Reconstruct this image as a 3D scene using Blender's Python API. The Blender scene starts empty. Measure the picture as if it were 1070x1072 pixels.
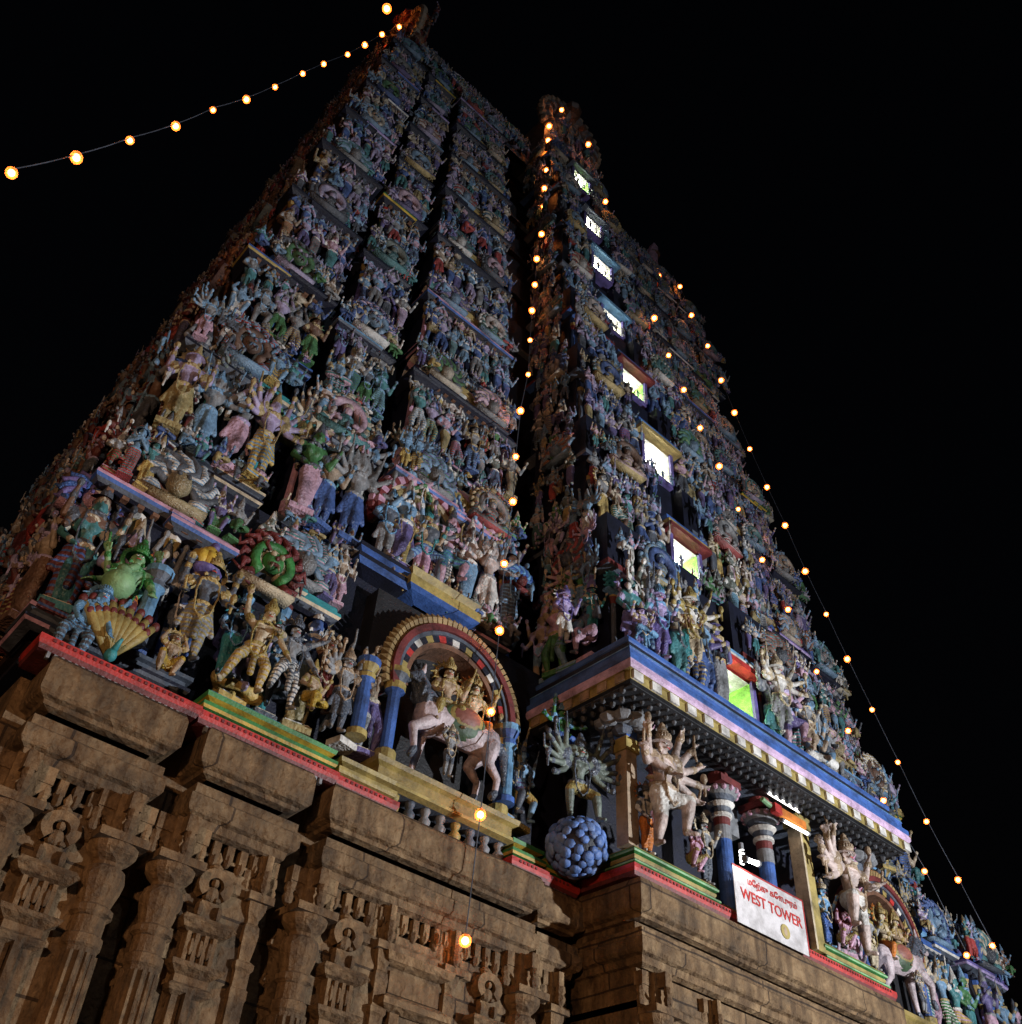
import bpy, math, random, time
import numpy as np
from mathutils import Vector, Matrix
from mathutils.bvhtree import BVHTree

T_START = time.time()
RND = random.Random(11)
S = bpy.context.scene
COL = S.collection
PI = math.pi

# ------------------------------------------------------------------ camera
# measured from the photograph's vanishing points: X along the facade, Y into the tower, Z up (0 = eye height)
FPX, PPX, PPY = 1017.0, 505.0, 600.0
DX = Vector((0.74590435, 0.47508369, 0.46682137))
DY = Vector((-0.66196831, 0.45127411, 0.59845605))
DZ = Vector((0.07365231, -0.75541192, 0.65109767))
CAM = Vector((-14.868, -9.0, 0.0))
GROUND = -1.6

def at(px, py, y):
    """the point of the plane Y = y that stands at this place of the photograph"""
    r = Vector((px - PPX, py - PPY, FPX))
    d = Vector((DX.dot(r), DY.dot(r), DZ.dot(r)))
    return CAM + d * ((y - CAM.y) / d.y)

def project(p):
    q = Vector(p) - CAM
    c = DX * q.x + DY * q.y + DZ * q.z
    if c.z < 0.1:
        return None
    return PPX + FPX * c.x / c.z, PPY + FPX * c.y / c.z, FPX / c.z

cam_data = bpy.data.cameras.new('camera')
cam = bpy.data.objects.new('camera', cam_data)
COL.objects.link(cam)
cam_data.sensor_fit = 'HORIZONTAL'
cam_data.sensor_width = 36.0
cam_data.lens = 36.0 * FPX / 1070.0
cam_data.shift_x = (535.0 - PPX) / 1070.0
cam_data.shift_y = (PPY - 536.0) / 1070.0
cam_data.clip_end = 3000.0
right = Vector((DX[0], DY[0], DZ[0]))
up = -Vector((DX[1], DY[1], DZ[1]))
back = -Vector((DX[2], DY[2], DZ[2]))
mw = Matrix((right, up, back)).transposed().to_4x4()
mw.translation = CAM
cam.matrix_world = mw
S.camera = cam

# ------------------------------------------------------------------ materials
MATS = {}

def nodes_of(name):
    m = bpy.data.materials.new(name)
    m.use_nodes = True
    nt = m.node_tree
    b = nt.nodes['Principled BSDF']
    return m, nt, b

def nd(nt, kind, **kw):
    n = nt.nodes.new(kind)
    for k, v in kw.items():
        setattr(n, k, v)
    return n

def grime(nt, col_socket, b, scale=2.3, low=0.42, bump=0.25, fine=26.0, rough=0.55, carve=0):
    """weathered paint: soot blotches multiply the coat's own colour, a fine noise roughens it"""
    tc = nd(nt, 'ShaderNodeTexCoord')
    n1 = nd(nt, 'ShaderNodeTexNoise'); n1.inputs['Scale'].default_value = scale; n1.inputs['Detail'].default_value = 6
    n1.inputs['Roughness'].default_value = 0.7
    nt.links.new(tc.outputs['Object'], n1.inputs['Vector'])
    rp = nd(nt, 'ShaderNodeValToRGB')
    rp.color_ramp.elements[0].position = 0.33; rp.color_ramp.elements[0].color = (low, low * .98, low * .96, 1)
    rp.color_ramp.elements[1].position = 0.6; rp.color_ramp.elements[1].color = (1, 1, 1, 1)
    nt.links.new(n1.outputs['Fac'], rp.inputs['Fac'])
    mx = nd(nt, 'ShaderNodeMix', data_type='RGBA', blend_type='MULTIPLY')
    mx.inputs[0].default_value = 1.0
    nt.links.new(col_socket, mx.inputs[6]); nt.links.new(rp.outputs['Color'], mx.inputs[7])
    nt.links.new(mx.outputs[2], b.inputs['Base Color'])
    n2 = nd(nt, 'ShaderNodeTexNoise'); n2.inputs['Scale'].default_value = fine; n2.inputs['Detail'].default_value = 4
    nt.links.new(tc.outputs['Object'], n2.inputs['Vector'])
    bp = nd(nt, 'ShaderNodeBump'); bp.inputs['Strength'].default_value = bump; bp.inputs['Distance'].default_value = 0.03
    h = n2.outputs['Fac']
    if carve:        # chased ornament: small cells pressed into the plaster
        vo = nd(nt, 'ShaderNodeTexVoronoi', feature='DISTANCE_TO_EDGE'); vo.inputs['Scale'].default_value = carve
        nt.links.new(tc.outputs['Object'], vo.inputs['Vector'])
        mu = nd(nt, 'ShaderNodeMath', operation='MULTIPLY_ADD'); mu.inputs[1].default_value = 1.6
        nt.links.new(vo.outputs['Distance'], mu.inputs[0]); nt.links.new(h, mu.inputs[2]); h = mu.outputs[0]
    nt.links.new(h, bp.inputs['Height'])
    nt.links.new(bp.outputs['Normal'], b.inputs['Normal'])
    b.inputs['Roughness'].default_value = rough

def paint(name, rgb, rough=0.55, low=0.45):
    if name in MATS:
        return MATS[name]
    m, nt, b = nodes_of(name)
    c = nd(nt, 'ShaderNodeRGB'); c.outputs[0].default_value = (*rgb, 1)
    grime(nt, c.outputs[0], b, rough=rough, low=low * .7, bump=.4)
    MATS[name] = m
    return m

def glow(name, rgb, power):
    if name in MATS:
        return MATS[name]
    m, nt, b = nodes_of(name)
    b.inputs['Base Color'].default_value = (*[min(1, x) for x in rgb], 1)
    b.inputs['Emission Color'].default_value = (*rgb, 1)
    b.inputs['Emission Strength'].default_value = power
    MATS[name] = m
    return m

def tone_material(name, attr, kind, stripe=None, rough=0.5, carve=0):
    m, nt, b = nodes_of(name)
    a = nd(nt, 'ShaderNodeAttribute', attribute_type=kind, attribute_name=attr)
    out = a.outputs['Color']
    if stripe:
        s = nd(nt, 'ShaderNodeAttribute', attribute_type=kind, attribute_name=stripe)
        tc = nd(nt, 'ShaderNodeTexCoord')
        sep = nd(nt, 'ShaderNodeSeparateXYZ'); nt.links.new(tc.outputs['Object'], sep.inputs[0])
        mu = nd(nt, 'ShaderNodeMath', operation='MULTIPLY'); mu.inputs[1].default_value = 22.0
        nt.links.new(sep.outputs['Z'], mu.inputs[0])
        fr = nd(nt, 'ShaderNodeMath', operation='FRACT'); nt.links.new(mu.outputs[0], fr.inputs[0])
        gt = nd(nt, 'ShaderNodeMath', operation='GREATER_THAN'); gt.inputs[1].default_value = 0.62
        nt.links.new(fr.outputs[0], gt.inputs[0])
        mx = nd(nt, 'ShaderNodeMix', data_type='RGBA')
        nt.links.new(gt.outputs[0], mx.inputs[0]); nt.links.new(out, mx.inputs[6]); nt.links.new(s.outputs['Color'], mx.inputs[7])
        out = mx.outputs[2]
    grime(nt, out, b, scale=4.5, low=0.22, bump=0.6, fine=34.0, rough=rough, carve=carve)
    MATS[name] = m
    return m

SKIN = tone_material('figure_skin', 'skin_tone', 'OBJECT')
CLOTH = tone_material('figure_cloth', 'cloth_tone', 'OBJECT', 'stripe_tone', carve=22)
TRIM = tone_material('figure_trim', 'trim_tone', 'OBJECT', rough=0.4, carve=26)
MASS = tone_material('figure_mass', 'tone', 'GEOMETRY')

def stone_material(name, base, dark, joints=True):
    m, nt, b = nodes_of(name)
    tc = nd(nt, 'ShaderNodeTexCoord')
    n1 = nd(nt, 'ShaderNodeTexNoise'); n1.inputs['Scale'].default_value = 1.3; n1.inputs['Detail'].default_value = 9; n1.inputs['Roughness'].default_value = 0.72
    nt.links.new(tc.outputs['Object'], n1.inputs['Vector'])
    rp = nd(nt, 'ShaderNodeValToRGB')
    e = rp.color_ramp.elements
    e[0].position = 0.37; e[0].color = (*dark, 1)
    e[1].position = 0.64; e[1].color = (*base, 1)
    k = e.new(0.5); k.color = (base[0] * 0.72, base[1] * 0.66, base[2] * 0.6, 1)
    nt.links.new(n1.outputs['Fac'], rp.inputs['Fac'])
    # rain streaks: a noise stretched down the wall
    mp = nd(nt, 'ShaderNodeMapping'); mp.inputs['Scale'].default_value = (5.0, 5.0, 0.5)
    nt.links.new(tc.outputs['Object'], mp.inputs['Vector'])
    n3 = nd(nt, 'ShaderNodeTexNoise'); n3.inputs['Scale'].default_value = 1.0; n3.inputs['Detail'].default_value = 5
    nt.links.new(mp.outputs[0], n3.inputs['Vector'])
    r3 = nd(nt, 'ShaderNodeValToRGB'); r3.color_ramp.elements[0].position = 0.36; r3.color_ramp.elements[0].color = (0.5, 0.46, 0.42, 1)
    r3.color_ramp.elements[1].position = 0.58; r3.color_ramp.elements[1].color = (1, 1, 1, 1)
    nt.links.new(n3.outputs['Fac'], r3.inputs['Fac'])
    mx = nd(nt, 'ShaderNodeMix', data_type='RGBA', blend_type='MULTIPLY'); mx.inputs[0].default_value = 1
    nt.links.new(rp.outputs[0], mx.inputs[6]); nt.links.new(r3.outputs[0], mx.inputs[7])
    out = mx.outputs[2]
    h = nd(nt, 'ShaderNodeTexNoise'); h.inputs['Scale'].default_value = 7; h.inputs['Detail'].default_value = 8; h.inputs['Roughness'].default_value = 0.65
    nt.links.new(tc.outputs['Object'], h.inputs['Vector'])
    hs = h.outputs['Fac']
    if joints:
        sp = nd(nt, 'ShaderNodeSeparateXYZ'); nt.links.new(tc.outputs['Object'], sp.inputs[0])
        ad = nd(nt, 'ShaderNodeMath', operation='ADD'); nt.links.new(sp.outputs['X'], ad.inputs[0]); nt.links.new(sp.outputs['Y'], ad.inputs[1])
        cb = nd(nt, 'ShaderNodeCombineXYZ'); nt.links.new(ad.outputs[0], cb.inputs[0]); nt.links.new(sp.outputs['Z'], cb.inputs[1])
        br = nd(nt, 'ShaderNodeTexBrick'); br.inputs['Scale'].default_value = 1.0
        br.offset = 0.37; br.offset_frequency = 3; br.squash = 1.4; br.squash_frequency = 2; br.inputs['Brick Width'].default_value = 2.1; br.inputs['Row Height'].default_value = 0.71; br.inputs['Mortar Size'].default_value = 0.016
        br.inputs['Color1'].default_value = (1, 1, 1, 1); br.inputs['Color2'].default_value = (0.78, 0.78, 0.78, 1); br.inputs['Mortar'].default_value = (0.25, 0.22, 0.2, 1)
        wb = nd(nt, 'ShaderNodeTexNoise'); wb.inputs['Scale'].default_value = 1.7; nt.links.new(tc.outputs['Object'], wb.inputs['Vector'])
        ws = nd(nt, 'ShaderNodeVectorMath', operation='MULTIPLY_ADD'); ws.inputs[1].default_value = (.12, .05, 0); nt.links.new(wb.outputs['Color'], ws.inputs[0]); nt.links.new(cb.outputs[0], ws.inputs[2])
        nt.links.new(ws.outputs[0], br.inputs['Vector'])
        m2 = nd(nt, 'ShaderNodeMix', data_type='RGBA', blend_type='MULTIPLY'); m2.inputs[0].default_value = 1
        nt.links.new(out, m2.inputs[6]); nt.links.new(br.outputs['Color'], m2.inputs[7]); out = m2.outputs[2]
        sb = nd(nt, 'ShaderNodeMath', operation='SUBTRACT'); nt.links.new(hs, sb.inputs[0]); nt.links.new(br.outputs['Fac'], sb.inputs[1]); hs = sb.outputs[0]
    vo = nd(nt, 'ShaderNodeTexVoronoi', feature='F1'); vo.inputs['Scale'].default_value = 5.5
    wn_ = nd(nt, 'ShaderNodeTexNoise'); wn_.inputs['Scale'].default_value = 3.0; nt.links.new(tc.outputs['Object'], wn_.inputs['Vector'])
    va = nd(nt, 'ShaderNodeVectorMath', operation='MULTIPLY_ADD'); va.inputs[1].default_value = (.5, .5, .5)
    nt.links.new(wn_.outputs['Color'], va.inputs[0]); nt.links.new(tc.outputs['Object'], va.inputs[2]); nt.links.new(va.outputs[0], vo.inputs['Vector'])
    vm = nd(nt, 'ShaderNodeMath', operation='MULTIPLY_ADD'); vm.inputs[1].default_value = .5; nt.links.new(vo.outputs['Distance'], vm.inputs[0]); nt.links.new(hs, vm.inputs[2]); hs = vm.outputs[0]
    gn = nd(nt, 'ShaderNodeTexNoise'); gn.inputs['Scale'].default_value = 4.2; gn.inputs['Detail'].default_value = 10; gn.inputs['Roughness'].default_value = .75
    nt.links.new(tc.outputs['Object'], gn.inputs['Vector'])
    gr = nd(nt, 'ShaderNodeValToRGB'); gr.color_ramp.elements[0].position = .36; gr.color_ramp.elements[0].color = (.6, .57, .55, 1); gr.color_ramp.elements[1].position = .56; gr.color_ramp.elements[1].color = (1, 1, 1, 1)
    nt.links.new(gn.outputs['Fac'], gr.inputs['Fac'])
    m3 = nd(nt, 'ShaderNodeMix', data_type='RGBA', blend_type='MULTIPLY'); m3.inputs[0].default_value = 1
    nt.links.new(out, m3.inputs[6]); nt.links.new(gr.outputs[0], m3.inputs[7]); out = m3.outputs[2]
    nt.links.new(out, b.inputs['Base Color'])
    bp = nd(nt, 'ShaderNodeBump'); bp.inputs['Strength'].default_value = 1.0; bp.inputs['Distance'].default_value = 0.08
    nt.links.new(hs, bp.inputs['Height']); nt.links.new(bp.outputs['Normal'], b.inputs['Normal'])
    b.inputs['Roughness'].default_value = 0.8
    return m

STONE = stone_material('weathered_stone', (0.36, 0.24, 0.125), (0.15, 0.098, 0.053))
STONE_CARVED = stone_material('carved_stone', (0.37, 0.24, 0.12), (0.145, 0.092, 0.047), joints=False)

PAL = {
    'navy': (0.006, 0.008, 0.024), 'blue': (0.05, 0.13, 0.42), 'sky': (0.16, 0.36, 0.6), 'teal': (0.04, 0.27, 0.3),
    'green': (0.05, 0.24, 0.06), 'pale_green': (0.24, 0.45, 0.22), 'yellow': (0.6, 0.4, 0.05), 'ochre': (0.4, 0.31, 0.1), 'red': (0.5, 0.035, 0.03),
    'maroon': (0.17, 0.03, 0.03), 'pink': (0.62, 0.36, 0.5), 'lilac': (0.42, 0.34, 0.6), 'white': (0.72, 0.7, 0.66),
    'cream': (0.58, 0.48, 0.33), 'tan': (0.42, 0.31, 0.21), 'brown': (0.2, 0.1, 0.06), 'grey': (0.27, 0.28, 0.3), 'slate': (0.1, 0.12, 0.16),
    'dusk_green': (.17, .21, .18), 'flesh': (.6, .48, .44), 'orange': (0.65, 0.2, 0.03), 'gold': (0.46, 0.34, 0.13), 'violet': (0.15, 0.12, 0.36), 'black': (0.015, 0.015, 0.018),
}
def P(c):
    return paint(c + '_paint', PAL[c])

# ------------------------------------------------------------------ mesh builder
class MB:
    def __init__(s):
        s.v, s.f, s.m = [], [], []
    def add(s, vs, fs, m=0):
        o = len(s.v)
        s.v.extend([tuple(p) for p in vs])
        for f in fs:
            s.f.append(tuple(i + o for i in f)); s.m.append(m)
    def box(s, x0, x1, y0, y1, z0, z1, m=0):
        s.add([(x0, y0, z0), (x1, y0, z0), (x1, y1, z0), (x0, y1, z0), (x0, y0, z1), (x1, y0, z1), (x1, y1, z1), (x0, y1, z1)],
              [(3, 2, 1, 0), (4, 5, 6, 7), (0, 1, 5, 4), (1, 2, 6, 5), (2, 3, 7, 6), (3, 0, 4, 7)], m)
    def wrap(s, x0, x1, yf, yb, prof):
        """a moulding that runs round the left, front and right of a block; prof rows are (offset outwards, z, material of the strip up to the next row)"""
        vs, fs, ms = [], [], []
        for o, z, _ in prof:
            vs += [(x0 - o, yb, z), (x0 - o, yf - o, z), (x1 + o, yf - o, z), (x1 + o, yb, z)]
        o0 = len(s.v); s.v.extend(vs)
        for i in range(len(prof) - 1):
            for j in range(3):
                a = o0 + i * 4 + j
                s.f.append((a, a + 1, a + 5, a + 4)); s.m.append(prof[i][2])
    def lathe(s, prof, n=12, c=(0, 0), m=0, rot=0.0, sy=1.0):
        o = len(s.v)
        for r, z, *_ in prof:
            for k in range(n):
                a = 2 * PI * k / n + rot
                s.v.append((c[0] + r * math.cos(a), c[1] + sy * r * math.sin(a), z))
        for i in range(len(prof) - 1):
            mm = prof[i][2] if len(prof[i]) > 2 else m
            for k in range(n):
                k2 = (k + 1) % n
                s.f.append((o + i * n + k, o + i * n + k2, o + (i + 1) * n + k2, o + (i + 1) * n + k)); s.m.append(mm)
        s.f.append(tuple(o + k for k in reversed(range(n)))); s.m.append(prof[0][2] if len(prof[0]) > 2 else m)
        t = o + (len(prof) - 1) * n
        s.f.append(tuple(t + k for k in range(n))); s.m.append(prof[-1][2] if len(prof[-1]) > 2 else m)
    def tube(s, pts, rad, n=8, m=0, caps=True):
        pts = [Vector(p) for p in pts]
        rad = rad if isinstance(rad, (list, tuple)) else [rad] * len(pts)
        o = len(s.v); prev = None
        for i, p in enumerate(pts):
            t = (pts[min(i + 1, len(pts) - 1)] - pts[max(i - 1, 0)]).normalized()
            if prev is None:
                a = t.cross(Vector((0, 0, 1)) if abs(t.z) < 0.9 else Vector((1, 0, 0))).normalized()
            else:
                a = (prev - t * prev.dot(t)).normalized()
            prev = a; b = t.cross(a)
            for k in range(n):
                q = 2 * PI * k / n
                s.v.append(tuple(p + (a * math.cos(q) + b * math.sin(q)) * rad[i]))
        for i in range(len(pts) - 1):
            for k in range(n):
                k2 = (k + 1) % n
                s.f.append((o + i * n + k, o + i * n + k2, o + (i + 1) * n + k2, o + (i + 1) * n + k)); s.m.append(m)
        if caps:
            s.f.append(tuple(o + k for k in reversed(range(n)))); s.m.append(m)
            t = o + (len(pts) - 1) * n
            s.f.append(tuple(t + k for k in range(n))); s.m.append(m)
    def ball(s, c, r, nu=10, nv=6, m=0):
        r = r if isinstance(r, (tuple, list)) else (r, r, r)
        o = len(s.v)
        s.v.append((c[0], c[1], c[2] - r[2]))
        for j in range(1, nv):
            e = -PI / 2 + PI * j / nv
            for k in range(nu):
                a = 2 * PI * k / nu
                s.v.append((c[0] + r[0] * math.cos(e) * math.cos(a), c[1] + r[1] * math.cos(e) * math.sin(a), c[2] + r[2] * math.sin(e)))
        s.v.append((c[0], c[1], c[2] + r[2]))
        for k in range(nu):
            k2 = (k + 1) % nu
            s.f.append((o, o + 1 + k2, o + 1 + k)); s.m.append(m)
            for j in range(nv - 2):
                a = o + 1 + j * nu
                s.f.append((a + k, a + k2, a + nu + k2, a + nu + k)); s.m.append(m)
            s.f.append((o + 1 + (nv - 2) * nu + k, o + 1 + (nv - 2) * nu + k2, len(s.v) - 1)); s.m.append(m)
    def slab(s, poly, y0, y1, m=0):
        """a polygon in X and Z, counter-clockwise seen from the front, given thickness from y0 (front) to y1"""
        n = len(poly)
        s.add([(x, y0, z) for x, z in poly] + [(x, y1, z) for x, z in poly],
              [tuple(range(n)), tuple(range(2 * n - 1, n - 1, -1))] + [(i, i + n, (i + 1) % n + n, (i + 1) % n) for i in range(n)], m)
    def arch(s, cx, cz, r0, r1, y0, y1, a0, a1, n=20, m=0, sz=1.0):
        """a flat ring between two radii, from angle a0 to a1 (degrees, 0 = right, 90 = top)"""
        for i in range(n):
            q = [math.radians(a0 + (a1 - a0) * t / n) for t in (i, i + 1)]
            p = [(cx + r * math.cos(a), cz + sz * r * math.sin(a)) for a in q for r in (r0, r1)]
            s.add([(x, y0, z) for x, z in p] + [(x, y1, z) for x, z in p],
                  [(0, 1, 3, 2), (4, 6, 7, 5), (1, 5, 7, 3), (0, 2, 6, 4)] + ([(0, 4, 5, 1)] if i == 0 else []) + ([(2, 3, 7, 6)] if i == n - 1 else []),
                  m[i % len(m)] if isinstance(m, (list, tuple)) else m)
    def move(s, mat, start=0):
        for i in range(start, len(s.v)):
            s.v[i] = tuple(mat @ Vector(s.v[i]))
    def mesh(s, name, mats, smooth=False):
        me = bpy.data.meshes.new(name)
        me.from_pydata(s.v, [], s.f)
        for m in mats:
            me.materials.append(m)
        me.polygons.foreach_set('material_index', s.m)
        if smooth:
            me.polygons.foreach_set('use_smooth', [True] * len(s.f))
        me.update()
        return me
    def build(s, name, mats, parent=None, smooth=False, loc=None):
        return put(name, s.mesh(name, mats if isinstance(mats, list) else [mats], smooth), parent, loc)

def put(name, me, parent=None, loc=None):
    o = bpy.data.objects.new(name, me)
    COL.objects.link(o)
    if parent is not None:
        o.parent = parent
    if loc is not None:
        o.location = loc
    return o

def empty(name, loc):
    o = bpy.data.objects.new(name, None)
    COL.objects.link(o)
    o.location = loc
    o.empty_display_size = 0.2
    return o

def tag(o, label=None, cat=None, group=None, kind=None):
    for k, v in (('label', label), ('category', cat), ('group', group), ('kind', kind)):
        if v:
            o[k] = v
    return o

# ------------------------------------------------------------------ sculpted figures: tapered limbs fused into one skin by a voxel remesh
def fuse(name, prims, voxel, keep=1.0):
    """prims: (tag, p0, r0, p1, r1); returns one continuous mesh whose faces carry the tag of the nearest limb as material index"""
    mb = MB()
    rmin = voxel * 0.85
    for t, a, ra, b, rb in prims:
        ra, rb = max(ra, rmin), max(rb, rmin)
        mb.ball(a, ra, 8, 6)
        if (Vector(a) - Vector(b)).length > 1e-4:
            mb.ball(b, rb, 8, 6)
            mb.tube([a, b], [ra, rb], 8)
    o = put('tmp', mb.mesh('tmp', []))
    r = o.modifiers.new('r', 'REMESH'); r.mode = 'VOXEL'; r.voxel_size = voxel; r.use_smooth_shade = True
    if keep < 1:
        d = o.modifiers.new('d', 'DECIMATE'); d.ratio = keep
    dg = bpy.context.evaluated_depsgraph_get()
    me = bpy.data.meshes.new_from_object(o.evaluated_get(dg))
    src = o.data
    bpy.data.objects.remove(o); bpy.data.meshes.remove(src)
    me.name = name
    n = len(me.polygons)
    c = np.zeros(n * 3); me.polygons.foreach_get('center', c); c = c.reshape(-1, 3)
    best = np.full(n, 1e9); idx = np.zeros(n, int)
    for t, a, ra, b, rb in prims:
        a, b = np.array(a, float), np.array(b, float)
        ab = b - a; L = ab @ ab
        u = np.clip((c - a) @ ab / L, 0, 1) if L > 1e-9 else np.zeros(n)
        d = np.linalg.norm(c - (a + u[:, None] * ab), axis=1) - (max(ra, rmin) + u * (max(rb, rmin) - max(ra, rmin)))
        w = d < best
        best[w] = d[w]; idx[w] = t
    me.materials.clear()
    for m in (SKIN, CLOTH, TRIM):
        me.materials.append(m)
    me.polygons.foreach_set('material_index', idx)
    me.polygons.foreach_set('use_smooth', [True] * n)
    me.update()
    return me

def ring(prims, c, rx, ry, r, n=8, tilt=0.0, t=2):
    p = [(c[0] + rx * math.cos(2 * PI * k / n), c[1] + ry * math.sin(2 * PI * k / n), c[2] + tilt * math.sin(2 * PI * k / n)) for k in range(n)]
    for k in range(n):
        prims.append((t, p[k], r, p[(k + 1) % n], r))

def lerp(a, b, t):
    return tuple(a[i] + (b[i] - a[i]) * t for i in range(3))

def person(pel=(0, 0, .5), chest=(0, -.01, .745), head=(0, -.025, .93), legs=None, arms=None, dress='dhoti', heads=1, crown=True, fat=1.0, fingers=False, garland=True, female=False, th=1.0):
    """body one metre tall to the top of the head, facing -Y; arms: (side, elbow, hand, thing held)"""
    q = []
    legs = legs or [((-.06, -.02, .27), (-.06, .01, .035)), ((.06, -.02, .27), (.06, .01, .035))]
    arms = arms or []
    pel, chest, head = Vector(pel), Vector(chest), Vector(head)
    mid = pel.lerp(chest, .5)
    V = lambda v, x=0, y=0, z=0: (v[0] + x, v[1] + y, v[2] + z)
    q.append((1, V(pel, -.045), .074 * fat, V(pel, .045), .074 * fat))
    q.append((0, V(pel, 0, -.008, .05), .068 * fat, V(mid), .062 * fat))
    q.append((0, V(mid), .06 * fat, V(chest, 0, 0, -.04), .072 * fat))
    q.append((0, V(chest, -.055), .068, V(chest, .055), .068))
    for sx in (-1, 1):
        q.append((0, V(chest, sx * .045, -.05, -.01 if not female else -.03), .034 if not female else .045, V(chest, sx * .045, -.045, 0), .03))
        q.append((0, V(chest, sx * .05, 0, .05), .045, V(chest, sx * .115, 0, .045), .04))
    q.append((0, V(chest, 0, .0, .06), .036, V(head, 0, .01, -.04), .03))
    hx = [0] if heads == 1 else [(-(heads - 1) / 2 + k) * .07 for k in range(heads)]
    for k, x in enumerate(hx):
        hd = V(head, x, abs(x) * .35, -abs(x) * .1)
        q.append((0, V(hd, 0, 0, -.02), .043, V(hd, 0, 0, .022), .054))
        q.append((0, V(hd, 0, -.046, -.004), .008, V(hd, 0, -.058, -.018), .012))
        q.append((0, V(hd, -.016, -.042, -.035), .01, V(hd, .016, -.042, -.035), .01))
        for sx in (-1, 1):
            q.append((0, V(hd, sx * .053, 0, .0), .012, V(hd, sx * .055, 0, -.02), .012))
            q.append((2, V(hd, sx * .058, -.005, -.05), .016, V(hd, sx * .06, -.005, -.06), .016))
        if crown:
            q.append((2, V(hd, 0, .01, .05), .06, V(hd, 0, .01, .075), .056))
            q.append((2, V(hd, 0, .01, .09), .05, V(hd, 0, .01, .15), .03))
            q.append((2, V(hd, 0, .01, .15), .034, V(hd, 0, .01, .22), .012)); q.append((2, V(hd, -.05, .03, .0), .03, V(hd, .05, .03, .0), .03))
        else:
            q.append((2, V(hd, 0, .02, .035), .055, V(hd, 0, .03, .05), .04))
    # jewellery
    ring(q, V(chest, 0, -.012, .045), .075, .07, .016, 10, -.02)
    ring(q, V(pel, 0, 0, .055), .1 * fat, .075 * fat, .017, 10)
    if garland:
        for sx in (-1, 1):
            g = [V(chest, sx * .08, -.05, .06), V(mid, sx * .1, -.085, .02), V(pel, sx * .07, -.095, -.06), V(pel, 0, -.1, -.13)]
            for a, b in zip(g, g[1:]):
                q.append((2, a, .011, b, .011))
    # legs
    for i, (kn, an) in enumerate(legs):
        sx = -1 if i == 0 else 1
        hip = V(pel, sx * .058, 0, -.02)
        lt = 1 if dress in ('dhoti', 'skirt', 'breeches') else 0
        q.append((lt, hip, .072 * fat, kn, .052 * th))
        lc = 1 if dress in ('dhoti', 'skirt') else 0
        q.append((lc, kn, .052 * th, lerp(kn, an, .35), .05 * th)); q.append((lc if dress == 'skirt' else 0 if dress == 'breeches' else lc, lerp(kn, an, .35), .05 * th, an, .03))
        d = Vector(an) - Vector(kn)
        fw = Vector((sx * .03, -.075, -.018))
        q.append((0, an, .026, tuple(Vector(an) + fw), .02))
        q.append((2, lerp(kn, an, .9), .033, lerp(kn, an, .96), .033))
        if dress == 'breeches':
            q.append((2, lerp(kn, an, .02), .052, lerp(kn, an, .1), .05))
    if dress == 'skirt':
        m = lerp(legs[0][1], legs[1][1], .5)
        q.append((1, V(pel), .07, (m[0], m[1], m[2] + .12), .078))
    if dress in ('dhoti',):
        q.append((1, V(pel, 0, -.07, -.02), .03, V(pel, 0, -.08, -.3), .035))
        for sx in (-1, 1):
            q.append((1, V(pel, sx * .09, -.02, 0), .022, V(pel, sx * .15, -.01, -.2), .03))
    # arms
    for a in arms:
        sx, el, ha = a[0], a[1], a[2]
        held = a[3] if len(a) > 3 else None
        sh = V(chest, sx * .118, 0, .045)
        q.append((0, sh, .044 * th, el, .034 * th)); q.append((0, el, .034 * th, ha, .025 * th))
        q.append((2, lerp(sh, el, .45), .05 * th, lerp(sh, el, .58), .048 * th)); q.append((2, lerp(el, ha, .8), .033 * th, lerp(el, ha, .88), .032 * th))
        d = (Vector(ha) - Vector(el)).normalized()
        tip = Vector(ha) + d * .05
        if fingers:
            s = Vector((0, 0, 1)).cross(d)
            s = s.normalized() if s.length > .2 else Vector((1, 0, 0))
            q.append((0, ha, .02, tuple(Vector(ha) + d * .025), .024))
            base = Vector(ha) + d * .03
            for k, L in enumerate((.045, .055, .052, .042)):
                o = s * ((k - 1.5) * .016)
                q.append((0, tuple(base + o), .009, tuple(base + o * 1.5 + d * L * .6), .0085)); q.append((0, tuple(base + o * 1.5 + d * L * .6), .0085, tuple(base + o * 1.6 + d * L + Vector((0, -.015, 0))), .007))
            q.append((0, ha, .011, tuple(Vector(ha) + s * .035 + d * .02 + Vector((0, -.01, 0))), .009))
        else:
            q.append((0, ha, .024, tuple(tip), .015))
        if held == 'orb':
            q.append((2, tuple(tip + Vector((0, -.01, .025))), .034, tuple(tip + Vector((0, -.01, .035))), .028))
        elif held == 'club':
            q.append((2, tuple(tip + Vector((0, -.01, -.08))), .014, tuple(tip + Vector((0, -.01, .06))), .016)); q.append((2, tuple(tip + Vector((0, -.01, .07))), .034, tuple(tip + Vector((0, -.01, .1))), .028))
        elif held == 'sword':
            q.append((2, tuple(tip), .014, tuple(tip + Vector((sx * .02, -.02, .13))), .014))
        elif held == 'bow':
            b = [tuple(tip + Vector((.03 * math.cos(u) * -1 * sx, -.02, .13 * math.sin(u)))) for u in (-1.5, -.8, 0, .8, 1.5)]
            for u, w in zip(b, b[1:]):
                q.append((2, u, .013, w, .013))
    return q

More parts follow.
